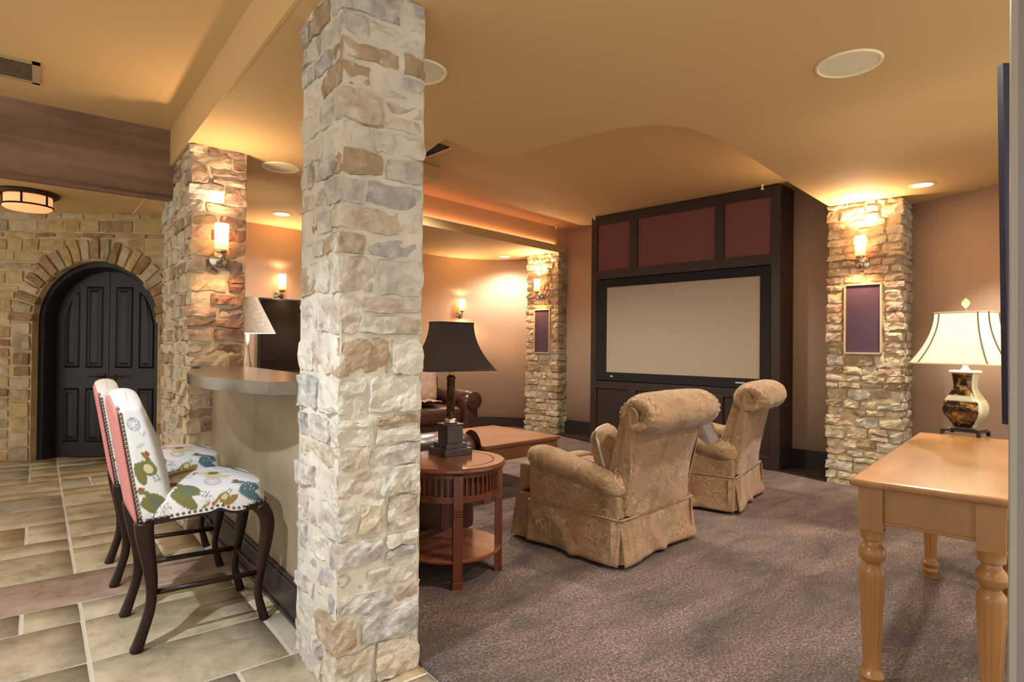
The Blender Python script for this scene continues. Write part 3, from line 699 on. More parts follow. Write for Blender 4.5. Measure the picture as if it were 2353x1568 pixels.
ceil_speaker(1.355, 4.40, 'round cream ceiling speaker between the two left pillars', 0.13)
# supply vent on the high ceiling
v = empty('air_vent', (-0.13, 4.35, 2.735), 0, 'tan rectangular ceiling air vent at left edge', 'vent')
f = MB()
for b in ((-0.2, 0.12, -0.17, -0.145), (-0.2, 0.12, 0.145, 0.17), (0.085, 0.12, -0.17, 0.17), (-0.2, -0.165, -0.17, 0.17)): f.box(b[0], b[1], b[2], b[3], -0.010, 0)
f.build('vent_frame', plain('vent_tan', (0.42, 0.31, 0.18), 0.5), v)
for k in range(12):
    T = Matrix.Translation((0, -0.132+k*0.024, -0.004)) @ Matrix.Rotation(0.6, 4, 'X')
    MB().box(-0.165, 0.085, -0.009, 0.009, -0.001, 0.001, T).build('slat', bpy.data.materials['vent_tan'], v)
MB().box(-0.165, 0.085, -0.145, 0.145, -0.0015, -0.0005).build('vent_backing', M_DARKWOOD, v)
# flush drum light
r = empty('drum_ceiling_light', (-0.085, 6.68, 2.50), 0, 'round bronze drum ceiling light glowing orange in front of the arched door', 'light')
MB().lathe([(0.175, -0.002), (0.18, -0.02), (0.165, -0.032), (0.15, -0.035)], 36, cap=False).build('canopy', M_BRONZE, r, smooth=True)
MB().lathe([(0.137, -0.034), (0.137, -0.115), (0.12, -0.128), (0.0, -0.132)], 36, cap=False).build('glass_shade', M_FLUSH, r, smooth=True)
b = MB().lathe([(0.139, -0.098), (0.144, -0.098), (0.144, -0.110), (0.139, -0.110)], 36, cap=False)
b.build('band', M_BRONZE, r)
for k in range(6):
    a = k*PI/3+0.3; T = Matrix.Rotation(a, 4, 'Z'); MB().box(0.137, 0.144, -0.006, 0.006, -0.10, -0.03, T).build('upright', M_BRONZE, r)
r.scale = (1.27, 1.27, 1.2)
# dome camera
r = empty('dome_camera', (0.70, 5.62, 2.50), 0, 'small black dome security camera under the beam end', 'camera')
MB().lathe([(0.062, 0), (0.06, -0.02), (0.05, -0.026)], 24).build('mount', M_BLACKPLASTIC, r, smooth=True)
MB().lathe([(0.05, -0.02), (0.048, -0.045), (0.035, -0.068), (0.012, -0.080), (0.0, -0.081)], 24, cap=False).build('dome', M_BLACKGLASS, r, smooth=True)
MB().lathe([(0.016, 0), (0.02, 0.004), (0.02, 0.012)], 16, T=Matrix.Translation((-0.025, -0.038, -0.05)) @ Matrix.Rotation(PI/2, 4, 'X')).build('lens', M_CHROME, r, smooth=True)

# ------------------------------------------------------------------ wall sconces
def sconce(loc, rz, label, first=[None], power=5):
    """local -y points out of the wall; origin at the wall surface, height of the back plate"""
    if first[0] is None:
        r = empty('wall_sconce', (0, 0, 0), 0, label, 'sconce')
        T = Matrix.Rotation(PI/2, 4, 'X')
        MB().lathe([(0.058, 0), (0.058, 0.010), (0.050, 0.016), (0.03, 0.018), (0.016, 0.026), (0.012, 0.05)], 28, T=T).build('back_plate', M_CHROME, r, smooth=True)
        MB().tube(catmull([(0, -0.02, 0), (0, -0.065, 0), (0, -0.08, 0.012), (0, -0.08, 0.045)], 5), 0.011, 10).build('arm', M_CHROME, r, smooth=True)
        MB().lathe([(0.012, 0.03), (0.030, 0.036), (0.034, 0.052), (0.033, 0.06), (0.0, 0.06)], 24, T=Matrix.Translation((0, -0.08, 0)), cap=False).build('cup', M_CHROME, r, smooth=True)
        g = MB().lathe([(0.0, 0.056), (0.036, 0.058), (0.040, 0.075), (0.042, 0.225), (0.038, 0.225), (0.036, 0.08), (0.0, 0.07)], 28, T=Matrix.Translation((0, -0.08, 0)), cap=False)
        g.build('glass_shade', sconce_mat(), r, smooth=True)
        MB().lathe([(0.0, 0.09), (0.014, 0.10), (0.020, 0.14), (0.012, 0.18), (0.0, 0.19)], 14, T=Matrix.Translation((0, -0.08, 0)), cap=False).build('bulb', M_GLOWHOT, r, smooth=True)
        first[0] = r; o = r
    else: o = dup_fast(first[0])
    o.location = loc; o.rotation_euler = (0, 0, rz); o['label'] = label
    n_ = Vector((math.sin(rz), -math.cos(rz), 0)); q = Vector(loc)+n_*0.10+Vector((0, 0, 0.24))
    spot('sconce_uplight', q, power*7, (1.0, 0.68, 0.40), 160, 1.0, 0.03, (n_.x*0.30, n_.y*0.30, 1))
    spot('sconce_downlight', Vector(loc)+n_*0.14+Vector((0, 0, 0.02)), power*4, (1.0, 0.55, 0.28), 150, 0.9, 0.04, (n_.x*0.2, n_.y*0.2, -1))
    return o
def sconce_mat():
    m, nt, b = nmat('amber_sconce_glass'); v = coords(nt)
    sx = nt.nodes.new('ShaderNodeSeparateXYZ'); nt.links.new(v, sx.inputs[0])
    mr = nt.nodes.new('ShaderNodeMapRange'); mr.inputs[1].default_value = 0.06; mr.inputs[2].default_value = 0.225; nt.links.new(sx.outputs[2], mr.inputs[0])
    c = ramp(nt, mr.outputs[0], [(0.0, (0.60, 0.09, 0.02)), (0.35, (1.0, 0.34, 0.10)), (0.75, (1.0, 0.62, 0.30))])
    nt.links.new(c, b.inputs['Emission Color']); b.inputs['Emission Strength'].default_value = 9.0
    b.inputs['Base Color'].default_value = (0.9, 0.5, 0.3, 1); b.inputs['Roughness'].default_value = 0.3; return m
sconce((0.918, 4.242, 1.745), 0, 'lit amber glass sconce on the stone pillar over the bar', power=3.2)
cdir = Vector((math.cos(ra), math.sin(ra)))
q = Vector((5.53, 2.384))+cdir*0.268; nn = Vector((math.sin(ra), -math.cos(ra)))
q2 = q+nn*0.012
sconce((q2.x, q2.y, 1.945), ra, 'lit amber glass sconce on the right stone column above the purple panel', power=7)
q = Vector((5.40, 6.42))+Vector((math.cos(la), math.sin(la)))*0.235; nn = Vector((math.sin(la), -math.cos(la))); q2 = q+nn*0.012
sconce((q2.x, q2.y, 1.90), la, 'lit amber glass sconce on the left stone column above the purple panel', power=6)
sconce((2.05, 6.665, 1.73), math.radians(8), 'lit amber glass sconce above the black television', power=5)
sconce((4.82, 7.275, 1.65), math.radians(-8), 'lit amber glass sconce on bare curved far wall above the black lamp', power=5)

# ------------------------------------------------------------------ television and its lamp, seen between the pillars
tv = empty('television', (1.835, 6.56, 0.03), math.radians(8), 'large black television standing against the far wall', 'television')
MB().box(0, 1.25, 0.02, 0.06, 0.86, 1.66).build('tv_frame', M_BLACKPLASTIC, tv, bevel=0.006)
MB().box(0.02, 1.23, 0.014, 0.022, 0.885, 1.64).build('tv_screen', M_BLACKGLASS, tv)
MB().box(0.45, 0.8, 0.0, 0.16, 0.62, 0.64).box(0.57, 0.68, 0.05, 0.08, 0.63, 0.9).build('tv_stand', M_BLACKPLASTIC, tv)
mc = empty('media_console', (1.50, 6.22, 0), math.radians(8), 'low dark cabinet under the television, hidden behind the bar', 'cabinet')
MB().box(0, 1.4, 0, 0.33, 0.05, 0.58).build('body', M_DARKWOOD, mc); MB().box(-0.02, 1.42, -0.02, 0.34, 0.58, 0.62).build('top', M_DARKWOOD, mc)
for k in range(2): MB().box(0.04+k*0.67, 0.69+k*0.67, -0.012, 0.0, 0.1, 0.55).build('door', M_DARKWOOD, mc, bevel=0.003)
tl = empty('table_lamp', (1.36, 5.22, 0.0), 0, 'lamp with pale conical patterned shade behind the stone pillar over the bar', 'lamp')
m_, nt, b = nmat('patterned_lampshade'); vv = coords(nt); col = ramp(nt, noisef(nt, vv, 14, 3, 0.5, 2.5), [(0.42, (0.80, 0.74, 0.70)), (0.47, (0.52, 0.48, 0.50)), (0.53, (0.82, 0.74, 0.68)), (0.7, (0.85, 0.68, 0.52))])
nt.links.new(col, b.inputs['Base Color']); b.inputs['Roughness'].default_value = 0.8
shd = MB().lathe([(0.07, 1.585), (0.215, 1.292), (0.217, 1.285)], 36, cap=False).build('lamp_shade', m_, tl, smooth=True)
MB().lathe([(0.08, 0.73), (0.085, 0.76), (0.03, 0.79), (0.02, 0.9), (0.035, 1.0), (0.015, 1.12), (0.012, 1.5)], 20).build('lamp_base', M_CHROME, tl, smooth=True)
point('lamp_bulb', (1.36, 5.22, 1.42), 14, (1, 0.85, 0.62), 0.03)
st = empty('side_table', (1.36, 5.22, 0), 0, 'small dark table under the conical lamp, hidden behind the bar', 'table')
MB().box(-0.24, 0.24, -0.24, 0.24, 0.70, 0.73).build('tabletop', M_DARKWOOD, st)
for sx in (-1, 1):
    for sy in (-1, 1): MB().box(sx*0.2-0.02, sx*0.2+0.02, sy*0.2-0.02, sy*0.2+0.02, 0, 0.70).build('leg', M_DARKWOOD, st)

# ------------------------------------------------------------------ bar stools
OL, BL, RB, CRM, BR, DK = (0.16, 0.16, 0.055), (0.085, 0.145, 0.175), (0.30, 0.075, 0.03), (0.55, 0.50, 0.30), (0.26, 0.17, 0.05), (0.16, 0.15, 0.14)
def paint_print(U, V, items, base=(0.66, 0.665, 0.67)):
    col = np.tile(np.array(base), (len(U), 1))
    for it in items:
        kind, cx, cy, sc, ang, c = it[:6]
        x = (U-cx)/sc; y = (V-cy)/sc; ca_, sa_ = math.cos(ang), math.sin(ang)
        X = x*ca_+y*sa_; Y = -x*sa_+y*ca_
        if kind == 'bird':   # head to -X, feet to +X side low, plump body, swept tail
            body = (X/0.47)**2+((Y-0.05)/0.34)**2 < 1
            tail = (((X-0.10)/0.62)**2+((Y+0.38+0.25*X)/0.25)**2 < 1) & (X > -0.45)
            neck = ((X+0.42)/0.25)**2+((Y-0.20)/0.20)**2 < 1
            head = ((X+0.62)/0.13)**2+((Y-0.26)/0.13)**2 < 1
            comb = (((X+0.72)/0.07)**2+((Y-0.40)/0.09)**2 < 1) | (((X+0.60)/0.07)**2+((Y-0.43)/0.08)**2 < 1) | (((X+0.79)/0.06)**2+((Y-0.22)/0.07)**2 < 1)
            legs = ((abs(X-0.62-0.0) < 0.16) & ((abs(Y-0.16) < 0.022) | (abs(Y+0.02) < 0.022))) | ((abs(X-0.76) < 0.02) & ((abs(Y-0.16) < 0.08) | (abs(Y+0.02) < 0.08)))
            wing = ((X-0.05)/0.26)**2+((Y-0.02)/0.20)**2 < 1
            dots = (np.sin(X*24)*np.sin(Y*24) > 0.72)
            col[legs] = DK; col[body | tail | neck | head] = c
            c2 = it[6] if len(it) > 6 else None
            if c2 == 'dots': col[(body) & dots] = (0.62, 0.62, 0.58)
            elif c2 is not None: col[wing] = c2
            col[((X+0.50)/0.13)**2+((Y-0.10)/0.08)**2 < 1] = (0.60, 0.58, 0.50)
            col[comb] = RB
        elif kind == 'ring':
            r = np.sqrt(X*X+Y*Y); a = np.arctan2(Y, X)
            m = (abs(r-1) < 0.07) | (abs(r-0.80) < 0.05) | ((abs(r-0.5-0.14*np.cos(6*a)) < 0.06))
            m |= (abs(Y) < 0.04) & (X > 1) & (X < 2.0)
            col[m] = c
        elif kind == 'flower':
            r = np.sqrt(X*X+Y*Y); a = np.arctan2(Y, X)
            m = (abs(r-0.72-0.22*np.cos(6*a)) < 0.09) | (abs(r-0.25) < 0.08)
            col[m] = c
        elif kind == 'leaf':
            m = (X/1.0)**2+(Y/0.34)**2 < 1
            col[m] = c
    return col
def attr_mat():
    m, nt, b = nmat('printed_hen_linen'); a = nt.nodes.new('ShaderNodeVertexColor'); a.layer_name = 'print'
    nt.links.new(a.outputs[0], b.inputs['Base Color']); b.inputs['Roughness'].default_value = 0.75; b.inputs['Specular IOR Level'].default_value = 0.25
    v = coords(nt); bump(nt, b, noisef(nt, v, 5, 3), 0.25, 0.02); return m
M_PRINT = attr_mat()
m_, nt, b = nmat('pink_ribbed_fabric'); v = coords(nt); wv = nt.nodes.new('ShaderNodeTexWave'); wv.bands_direction = 'Z'; wv.inputs['Scale'].default_value = 42
nt.links.new(v, wv.inputs['Vector']); nt.links.new(ramp(nt, wv.outputs[1], [(0, (0.50, 0.15, 0.14)), (1, (0.78, 0.34, 0.32))]), b.inputs['Base Color'])
b.inputs['Roughness'].default_value = 0.8; bump(nt, b, wv.outputs[1], 0.6, 0.004); M_PINK = m_
M_NAIL = plain('antique_nail', (0.20, 0.17, 0.11), 0.25, 0.9)
def set_colors(o, col):
    me = o.data; at = me.color_attributes.new('print', 'FLOAT_COLOR', 'POINT')
    at.data.foreach_set('color', np.hstack([col, np.ones((len(col), 1))]).astype(np.float32).ravel())

def z_edge(x):   # scalloped lower edge of the seat cover along a side, x -0.24..0.25
    t = (x+0.24)/0.49
    return 0.497+0.010*math.sin(t*PI*1.0)+0.012*math.exp(-((t-0.58)/0.05)**2)-0.010*math.exp(-((t-0.73)/0.09)**2)+0.008*math.exp(-((t-0.93)/0.06)**2)
def stool():
    r = empty('bar_stool', (0, 0, 0))
    # seat cover: dome over a rounded square plan
    n = 150; V = []; U_ = []; W_ = []
    for j in range(n+1):
        for i in range(n+1):
            a, b_ = 2*i/n-1, 2*j/n-1
            m = max(abs(a), abs(b_))
            # square to superellipse radial mapping
            ang = math.atan2(b_, a) if m > 0 else 0
            k = (abs(math.cos(ang))**5+abs(math.sin(ang))**5)**(-0.2)
            tt = m
            if tt < 0.82: q = tt/0.82*0.93; drop = 0
            else: q = 0.93+0.07*math.sin((tt-0.82)/0.18*PI/2); drop = (tt-0.82)/0.18
            wy = 0.225; wx = 0.245
            x = q*k*math.cos(ang)*wx+0.005; y = q*k*math.sin(ang)*wy
            ztop = 0.585+0.055*math.cos(min(1, q)*PI/2)**0.8
            ze = z_edge(x) if abs(y) > 0.15 else 0.50
            z = ztop if drop == 0 else ztop*(1-drop)+ze*drop
            if drop > 0: z = ztop-(ztop-ze)*(drop**1.25); 
            V.append((x, y, z)); U_.append(x+(0.085*drop*math.cos(ang) if abs(math.cos(ang)) > 0.75 else 0)); W_.append(y+(0.085*drop*(1 if b_ > 0 else -1) if abs(math.sin(ang)) > 0.65 else 0))
    F = [(j*(n+1)+i, j*(n+1)+i+1, (j+1)*(n+1)+i+1, (j+1)*(n+1)+i) for j in range(n) for i in range(n)]
    mb = MB(); mb.v = V; mb.f = F; o = mb.build('seat', M_PRINT, r, smooth=True)
    G = (0.40, 0.41, 0.42); G2 = (0.33, 0.33, 0.33)
    items = [('bird', -0.075, -0.200, 0.105, -0.55, OL, (0.12, 0.15, 0.11)), ('bird', 0.062, -0.262, 0.060, 0.9, BR, CRM), ('bird', 0.165, -0.215, 0.088, -0.25, BL, 'dots'),
             ('bird', 0.045, -0.075, 0.085, 0.1, CRM, OL), ('leaf', -0.075, 0.00, 0.085, 0.35, (0.36, 0.27, 0.13)), ('bird', -0.04, 0.13, 0.085, 0.2, OL, (0.1, 0.12, 0.08)), ('bird', 0.15, 0.12, 0.08, -0.4, BL, 'dots'),
             ('leaf', 0.19, 0.02, 0.05, -0.7, OL), ('ring', 0.03, -0.150, 0.030, 0.2, G2), ('ring', -0.055, -0.07, 0.026, 0.5, G), ('ring', 0.10, 0.03, 0.026, 1.2, G), ('ring', -0.13, 0.08, 0.025, 2, G),
             ('flower', -0.155, -0.27, 0.026, 0, G2), ('flower', 0.0, -0.262, 0.022, 0, G2), ('flower', -0.12, -0.06, 0.022, 0, G), ('flower', 0.14, -0.03, 0.022, 0, G), ('flower', 0.0, 0.20, 0.025, 0, G2), ('flower', 0.07, 0.2, 0.02, 0, G),
             ('leaf', 0.225, -0.275, 0.03, 0.2, OL), ('leaf', -0.01, -0.285, 0.018, 0.5, BR), ('bird', -0.16, 0.2, 0.07, 0, RB, BR)]
    U_, W_ = np.array(U_), np.array(W_); set_colors(o, paint_print(U_, W_, items))
    # backrest
    def xr(z): return -0.245-0.078*(z-0.5)/0.47
    nk, nth = 110, 150; V = []; S_ = []; Z_ = []
    for k in range(nk+1):
        t = k/nk
        zz = 0.492+t*0.44
        for i in range(nth):
            a = 2*PI*i/nth+PI
            # section: rear flat, front full
            c_, s_ = math.cos(a), math.sin(a)
            p = 6; kk = (abs(c_)**p+abs(s_)**p)**(-1/p)
            hy = 0.208+0.004*math.sin(t*PI)
            th = 0.105+0.022*math.sin(t*PI*0.9)-0.02*t
            xx = c_*kk; yy = s_*kk*hy
            # arched top: height depends on y
            arch = 0.055*(1-(yy/hy)**2)
            z = zz+arch*t**3
            fr_ = (xx+1)/2
            bulge = 0.028*math.sin(t*PI)*(1-(yy/hy)**2)
            x = xr(z)+fr_*(th+bulge)
            # sweep of the wings into the seat low down
            x += fr_*0.05*(1-t)**4
            V.append((x, yy, z)); S_.append(fr_*0.12*(1 if abs(yy) > 0.19 else 1)+ (0 if xx < 0.95 else 0)+ (yy+0.208 if xx > 0.9 else 0)); Z_.append(z)
    F = [(k*nth+i, k*nth+(i+1) % nth, (k+1)*nth+(i+1) % nth, (k+1)*nth+i) for k in range(nk) for i in range(nth)]
    base = len(V)-nth
    prev = list(range(base, base+nth))
    NC = 8
    for m in range(1, NC+1):
        q_ = m/NC; f = math.cos(q_*PI/2); rise = 0.024*math.sin(q_*PI/2)
        cur = []
        for i in range(nth):
            x, y, z = V[base+i]; cxm = xr(0.97)+0.043; yy = y*(1-0.10*(1-f))
            cur.append(len(V)); V.append((cxm+(x-cxm)*max(f, 0.01), yy, 0.932+(1-(yy/0.208)**2)*0.055+rise)); S_.append(0.3); Z_.append(0.96)
        F += [(prev[i], prev[(i+1) % nth], cur[(i+1) % nth], cur[i]) for i in range(nth)]; prev = cur
    F.append(tuple(prev))
    mb = MB(); mb.v = V; mb.f = F; o = mb.build('backrest', M_PRINT, r, smooth=True)
    itb = [('ring', 0.055, 0.885, 0.024, -1.2, (0.20, 0.25, 0.33)), ('leaf', 0.085, 0.845, 0.014, 1.0, (0.45, 0.45, 0.45)), ('leaf', 0.06, 0.80, 0.02, 0.5, (0.5, 0.5, 0.5)), ('bird', 0.065, 0.71, 0.075, -1.2, OL, CRM),
           ('flower', 0.085, 0.665, 0.018, 0, (0.40, 0.40, 0.40)), ('bird', 0.06, 0.58, 0.075, -0.5, OL, (0.12, 0.15, 0.12)), ('leaf', 0.07, 0.525, 0.03, 0.5, OL), ('flower', 0.075, 0.55, 0.02, 0, BL),
           ('bird', 0.30, 0.86, 0.09, 0, OL, BR), ('bird', 0.42, 0.75, 0.08, 0, BL, 'dots'), ('bird', 0.28, 0.68, 0.08, 0, BR, CRM), ('ring', 0.36, 0.62, 0.03, 0, (0.4, 0.4, 0.4)), ('flower', 0.22, 0.78, 0.03, 0, (0.4, 0.4, 0.4))]
    S_, Z_ = np.array(S_), np.array(Z_); cb = paint_print(S_, Z_, itb)
    cb[Z_ > 0.975] = np.array((0.60, 0.42, 0.34))*0.45+cb[Z_ > 0.975]*0.55
    set_colors(o, cb)
    # pink rear panel
    P = MB(); K = 16; vs = []
    def top(y): return 0.932+0.055*(1-(y/0.208)**2)
    for j in range(13):
        y = -0.203+0.406*j/12
        for k in range(K+1):
            z = 0.493+(top(y)-0.006-0.493)*k/K; vs.append((xr(z)-0.006, y, z))
    P.add(vs, [(j*(K+1)+k, (j+1)*(K+1)+k, (j+1)*(K+1)+k+1, j*(K+1)+k+1) for j in range(12) for k in range(K)])
    o = P.build('back_panel', M_PINK, r, smooth=True); tag(o, 'pink ribbed back panel'); md = o.modifiers.new('t', 'SOLIDIFY'); md.thickness = 0.008
    # nails
    nl = MB()
    def nail(p, nrm, rr=0.0062):
        q = Vector(nrm).to_track_quat('Z', 'Y').to_matrix().to_4x4(); T = Matrix.Translation(p) @ q
        nl.lathe([(rr, -0.001), (rr*0.92, rr*0.35), (rr*0.6, rr*0.62), (0.0, rr*0.75)], 8, T=T, cap=False)
    for s in (-1, 1):
        for k in range(27):
            z = 0.505+k*0.0162; nail((xr(z)+0.010, s*0.209, z), (-0.15, s, 0))
        for k in range(22):
            x = -0.215+k*0.0208; y = 0.2245 if x < 0.17 else 0.2245-((x-0.17)/0.075)**2*0.02
            nail((x, s*y, z_edge(x)+0.012), (0, s, 0))
        for k in range(18):
            y = s*(0.01+0.195*k/18); nail((xr(0.97)+0.012, y, top(y)+0.004), (-0.5, 0, 0.8))
    for k in range(19):
        y = -0.19+k*0.021; nail((0.2495-(abs(y)/0.2)**6*0.012, y, 0.512), (1, 0, 0))
    o = nl.build('nailhead_trim', M_NAIL, r, smooth=True); tag(o, kind='stuff')
    # apron rails, scalloped
    for s in (-1, 1):
        ap = MB(); K = 30; vs = []
        for k in range(K+1):
            x = -0.22+0.44*k/K; ze = z_edge(x)
            for dy in (0.205, 0.222):
                vs += [(x, s*dy, ze-0.012), (x, s*dy, ze+0.012)]
        ap.add(vs, [f for k in range(K) for f in ((4*k, 4*k+4, 4*k+5, 4*k+1), (4*k+2, 4*k+3, 4*k+7, 4*k+6), (4*k, 4*k+2, 4*k+6, 4*k+4), (4*k+1, 4*k+5, 4*k+7, 4*k+3))])
        ap.build('apron', M_STOOLWOOD, r)
    MB().box(0.215, 0.235, -0.2, 0.2, 0.47, 0.515).build('apron', M_STOOLWOOD, r); MB().box(-0.235, -0.215, -0.2, 0.2, 0.47, 0.515).build('apron', M_STOOLWOOD, r)
    for s in (-1, 1):
        y = s*0.195
        rear = catmull([(-0.222, y, 0.50), (-0.218, y, 0.44), (-0.203, y, 0.34), (-0.192, y, 0.24), (-0.198, y, 0.15), (-0.226, y, 0.05), (-0.243, y, 0.0)], 5)
        rr = []
        for p in rear:
            t = p.z/0.5; wv_ = 0.0185+0.016*max(0, (t-0.42)/0.58)+0.003*max(0, 0.15-t)/0.15
            rr.append((wv_, wv_*1.12))
        MB().tube(rear, rr, 12, True, (0, 1, 0)).build('leg', M_STOOLWOOD, r, smooth=True)
        fp = catmull([(0.205, y, 0.50), (0.232, y, 0.46), (0.243, y, 0.40), (0.232, y, 0.30), (0.215, y, 0.20), (0.208, y, 0.12), (0.222, y, 0.05), (0.235, y, 0.0)], 5)
        rr = []
        for p in fp:
            t = p.z/0.5; q = 0.015+0.016*max(0, (t-0.35)/0.65)**0.8+0.004*max(0, 0.2-t)/0.2; rr.append((q, q*1.1))
        MB().tube(fp, rr, 12, True, (0, 1, 0)).build('leg', M_STOOLWOOD, r, smooth=True)
        MB().tube([(-0.20, y, 0.215), (0.212, y, 0.205)], 0.0115, 10).build('stretcher', M_STOOLWOOD, r, smooth=True)
    MB().tube([(0.212, -0.19, 0.205), (0.212, 0.19, 0.205)], 0.0115, 10).build('stretcher', M_STOOLWOOD, r, smooth=True)
    return r
s1 = stool(); tag(s1, 'nearer bar stool, hen-print seat and pink back, beside the stone pillar', 'stool', 'bar stools at the counter')
s2 = dup_fast(s1); s2['label'] = 'farther bar stool with hen-print seat, its pink back half hidden behind the nearer one'
s1.location = (0.555, 2.905, 0.0); s2.location = (0.555, 3.69, 0.0); s2.rotation_euler = (0, 0, math.radians(-1.5))

# ------------------------------------------------------------------ console table (right foreground)
ta = math.atan2(0.261, 1.538); tcos, tsin = math.cos(ta), math.sin(ta)
tb = empty('console_table', (2.185, 0.874, 0.0), ta, 'long honey pine console table with turned fluted legs at right', 'table')
LT, WT, HTb = 1.56, 0.44, 0.76
MB().box(0, LT, -WT, 0, HTb-0.028, HTb).build('tabletop', M_PINE_TOP, tb, bevel=0.011, seg=4)
def turned_leg(cx, cy):
    g = MB()
    g.box(cx-0.036, cx+0.036, cy-0.036, cy+0.036, 0.585, HTb-0.028)
    g.build('leg_block', M_PINE, tb, bevel=0.004) if False else None
    prof = [(0.0, 0.0), (0.022, 0.0), (0.024, 0.03), (0.030, 0.05), (0.026, 0.065), (0.030, 0.075), (0.034, 0.085), (0.030, 0.095), (0.024, 0.105), (0.0235, 0.15), (0.029, 0.30), (0.034, 0.42), (0.033, 0.445), (0.024, 0.462), (0.020, 0.468), (0.026, 0.473), (0.034, 0.486), (0.037, 0.502), (0.033, 0.520), (0.023, 0.536), (0.021, 0.545), (0.031, 0.552), (0.032, 0.572), (0.034, 0.586)]
    pp = []
    for (a, b_), (c_, d) in zip(prof[:-1], prof[1:]):
        for k in range(3): pp.append((a+(c_-a)*k/3, b_+(d-b_)*k/3))
    pp.append(prof[-1]); pp = [(q_*1.16, z_) for q_, z_ in pp]
    def mod(a, z, r_):
        if 0.11 < z < 0.435: return 1-0.10*(abs(math.cos(6*a))**4)*min(1, (z-0.11)/0.03, (0.435-z)/0.03)
        return 1
    g.lathe(pp, 40, T=Matrix.Translation((cx, cy, 0)), mod=mod)
    g.build('leg', M_PINE, tb, angle=0.6)
for cx in (0.062, LT-0.062):
    for cy in (-0.06, -WT+0.06): turned_leg(cx, cy)
for b_ in ((0.09, LT-0.09, -0.055, -0.038), (0.09, LT-0.09, -WT+0.038, -WT+0.055)): MB().box(b_[0], b_[1], b_[2], b_[3], 0.615, HTb-0.028).box(b_[0], b_[1], b_[2]-0.004, b_[3]+0.004, 0.608, 0.619).build('apron', M_PINE, tb, bevel=0.003)
for x0 in (0.040, LT-0.057): MB().box(x0, x0+0.017, -WT+0.09, -0.09, 0.615, HTb-0.028).box(x0-0.004, x0+0.021, -WT+0.09, -0.09, 0.608, 0.619).build('apron', M_PINE, tb, bevel=0.003)

# table lamp on the console
lx, ly = 3.80, 0.950
lp = empty('table_lamp', (lx, ly, HTb), math.radians(-8), 'lit lamp with tortoiseshell ceramic vase base and cream panelled bell shade', 'lamp')
def rsec(hx, hy, z, n=8, p=5, ch=None):
    out = []
    for i in range(n*4):
        a = 2*PI*i/(n*4); c_, s_ = math.cos(a), math.sin(a); k = (abs(c_)**p+abs(s_)**p)**(-1/p); out.append((c_*k*hx, s_*k*hy, z))
    return out
def loft(secs, cap=True):
    m_ = MB(); n = len(secs[0]); vs = [p for s in secs for p in s]
    fs = [(k*n+i, k*n+(i+1) % n, (k+1)*n+(i+1) % n, (k+1)*n+i) for k in range(len(secs)-1) for i in range(n)]
    if cap: fs += [tuple(range(n))[::-1], tuple((len(secs)-1)*n+i for i in range(n))]
    return m_.add(vs, fs)
m_, nt, b = nmat('tortoiseshell_glaze'); v = coords(nt)
f = noisef(nt, v, 18, 5, 0.65, 1.2); c = ramp(nt, f, [(0.45, (0.008, 0.005, 0.003)), (0.54, (0.09, 0.038, 0.010)), (0.66, (0.36, 0.19, 0.05))])
sx = nt.nodes.new('ShaderNodeSeparateXYZ'); nt.links.new(v, sx.inputs[0])
band = ramp(nt, sx.outputs[2], [(0.178, (0, 0, 0)), (0.182, (1, 1, 1)), (0.205, (1, 1, 1)), (0.209, (0, 0, 0))])
side = nt.nodes.new('ShaderNodeMath'); side.operation = 'GREATER_THAN'; side.inputs[1].default_value = 0.60
geo = nt.nodes.new('ShaderNodeTexCoord'); sn = nt.nodes.new('ShaderNodeSeparateXYZ'); nt.links.new(geo.outputs['Normal'], sn.inputs[0])
nt.links.new(sn.outputs[0], side.inputs[0])
c = mix(nt, band, c, (0.42, 0.42, 0.33)); ab = nt.nodes.new('ShaderNodeMath'); ab.operation = 'ABSOLUTE'; nt.links.new(sn.outputs[1], ab.inputs[0])
lt = nt.nodes.new('ShaderNodeMath'); lt.operation = 'GREATER_THAN'; lt.inputs[1].default_value = 0.62; nt.links.new(ab.outputs[0], lt.inputs[0])
c = mix(nt, lt.outputs[0], c, (0.46, 0.42, 0.27)); nt.links.new(c, b.inputs['Base Color']); b.inputs['Roughness'].default_value = 0.08; b.inputs['Coat Weight'].default_value = 0.6
M_TORT = m_
# local axes: wide faces look along +-x (towards the camera on -x), narrow cream faces look along +-y
pz_ = [(0.045, 0.030, 0.040), (0.050, 0.036, 0.055), (0.062, 0.045, 0.075), (0.084, 0.060, 0.110), (0.090, 0.066, 0.140), (0.085, 0.062, 0.170), (0.066, 0.050, 0.205), (0.050, 0.040, 0.235), (0.046, 0.036, 0.26), (0.048, 0.038, 0.29), (0.053, 0.042, 0.325)]
pc = catmull([(a, b_, c_) for a, b_, c_ in pz_], 3)
loft([rsec(p.y, p.x, p.z, p=8) for p in pc]).build('vase_body', M_TORT, lp, smooth=True)
loft([rsec(0.046, 0.060, 0.325, p=8), rsec(0.049, 0.063, 0.332, p=8), rsec(0.046, 0.060, 0.338, p=8)]).build('vase_rim', plain('cream_ceramic', (0.72, 0.64, 0.55), 0.2), lp, smooth=False)
bs = MB()
for (a, b_, z0, z1) in ((0.055, 0.078, 0.028, 0.036), (0.062, 0.088, 0.020, 0.030)): bs.box(-a, a, -b_, b_, z0, z1)
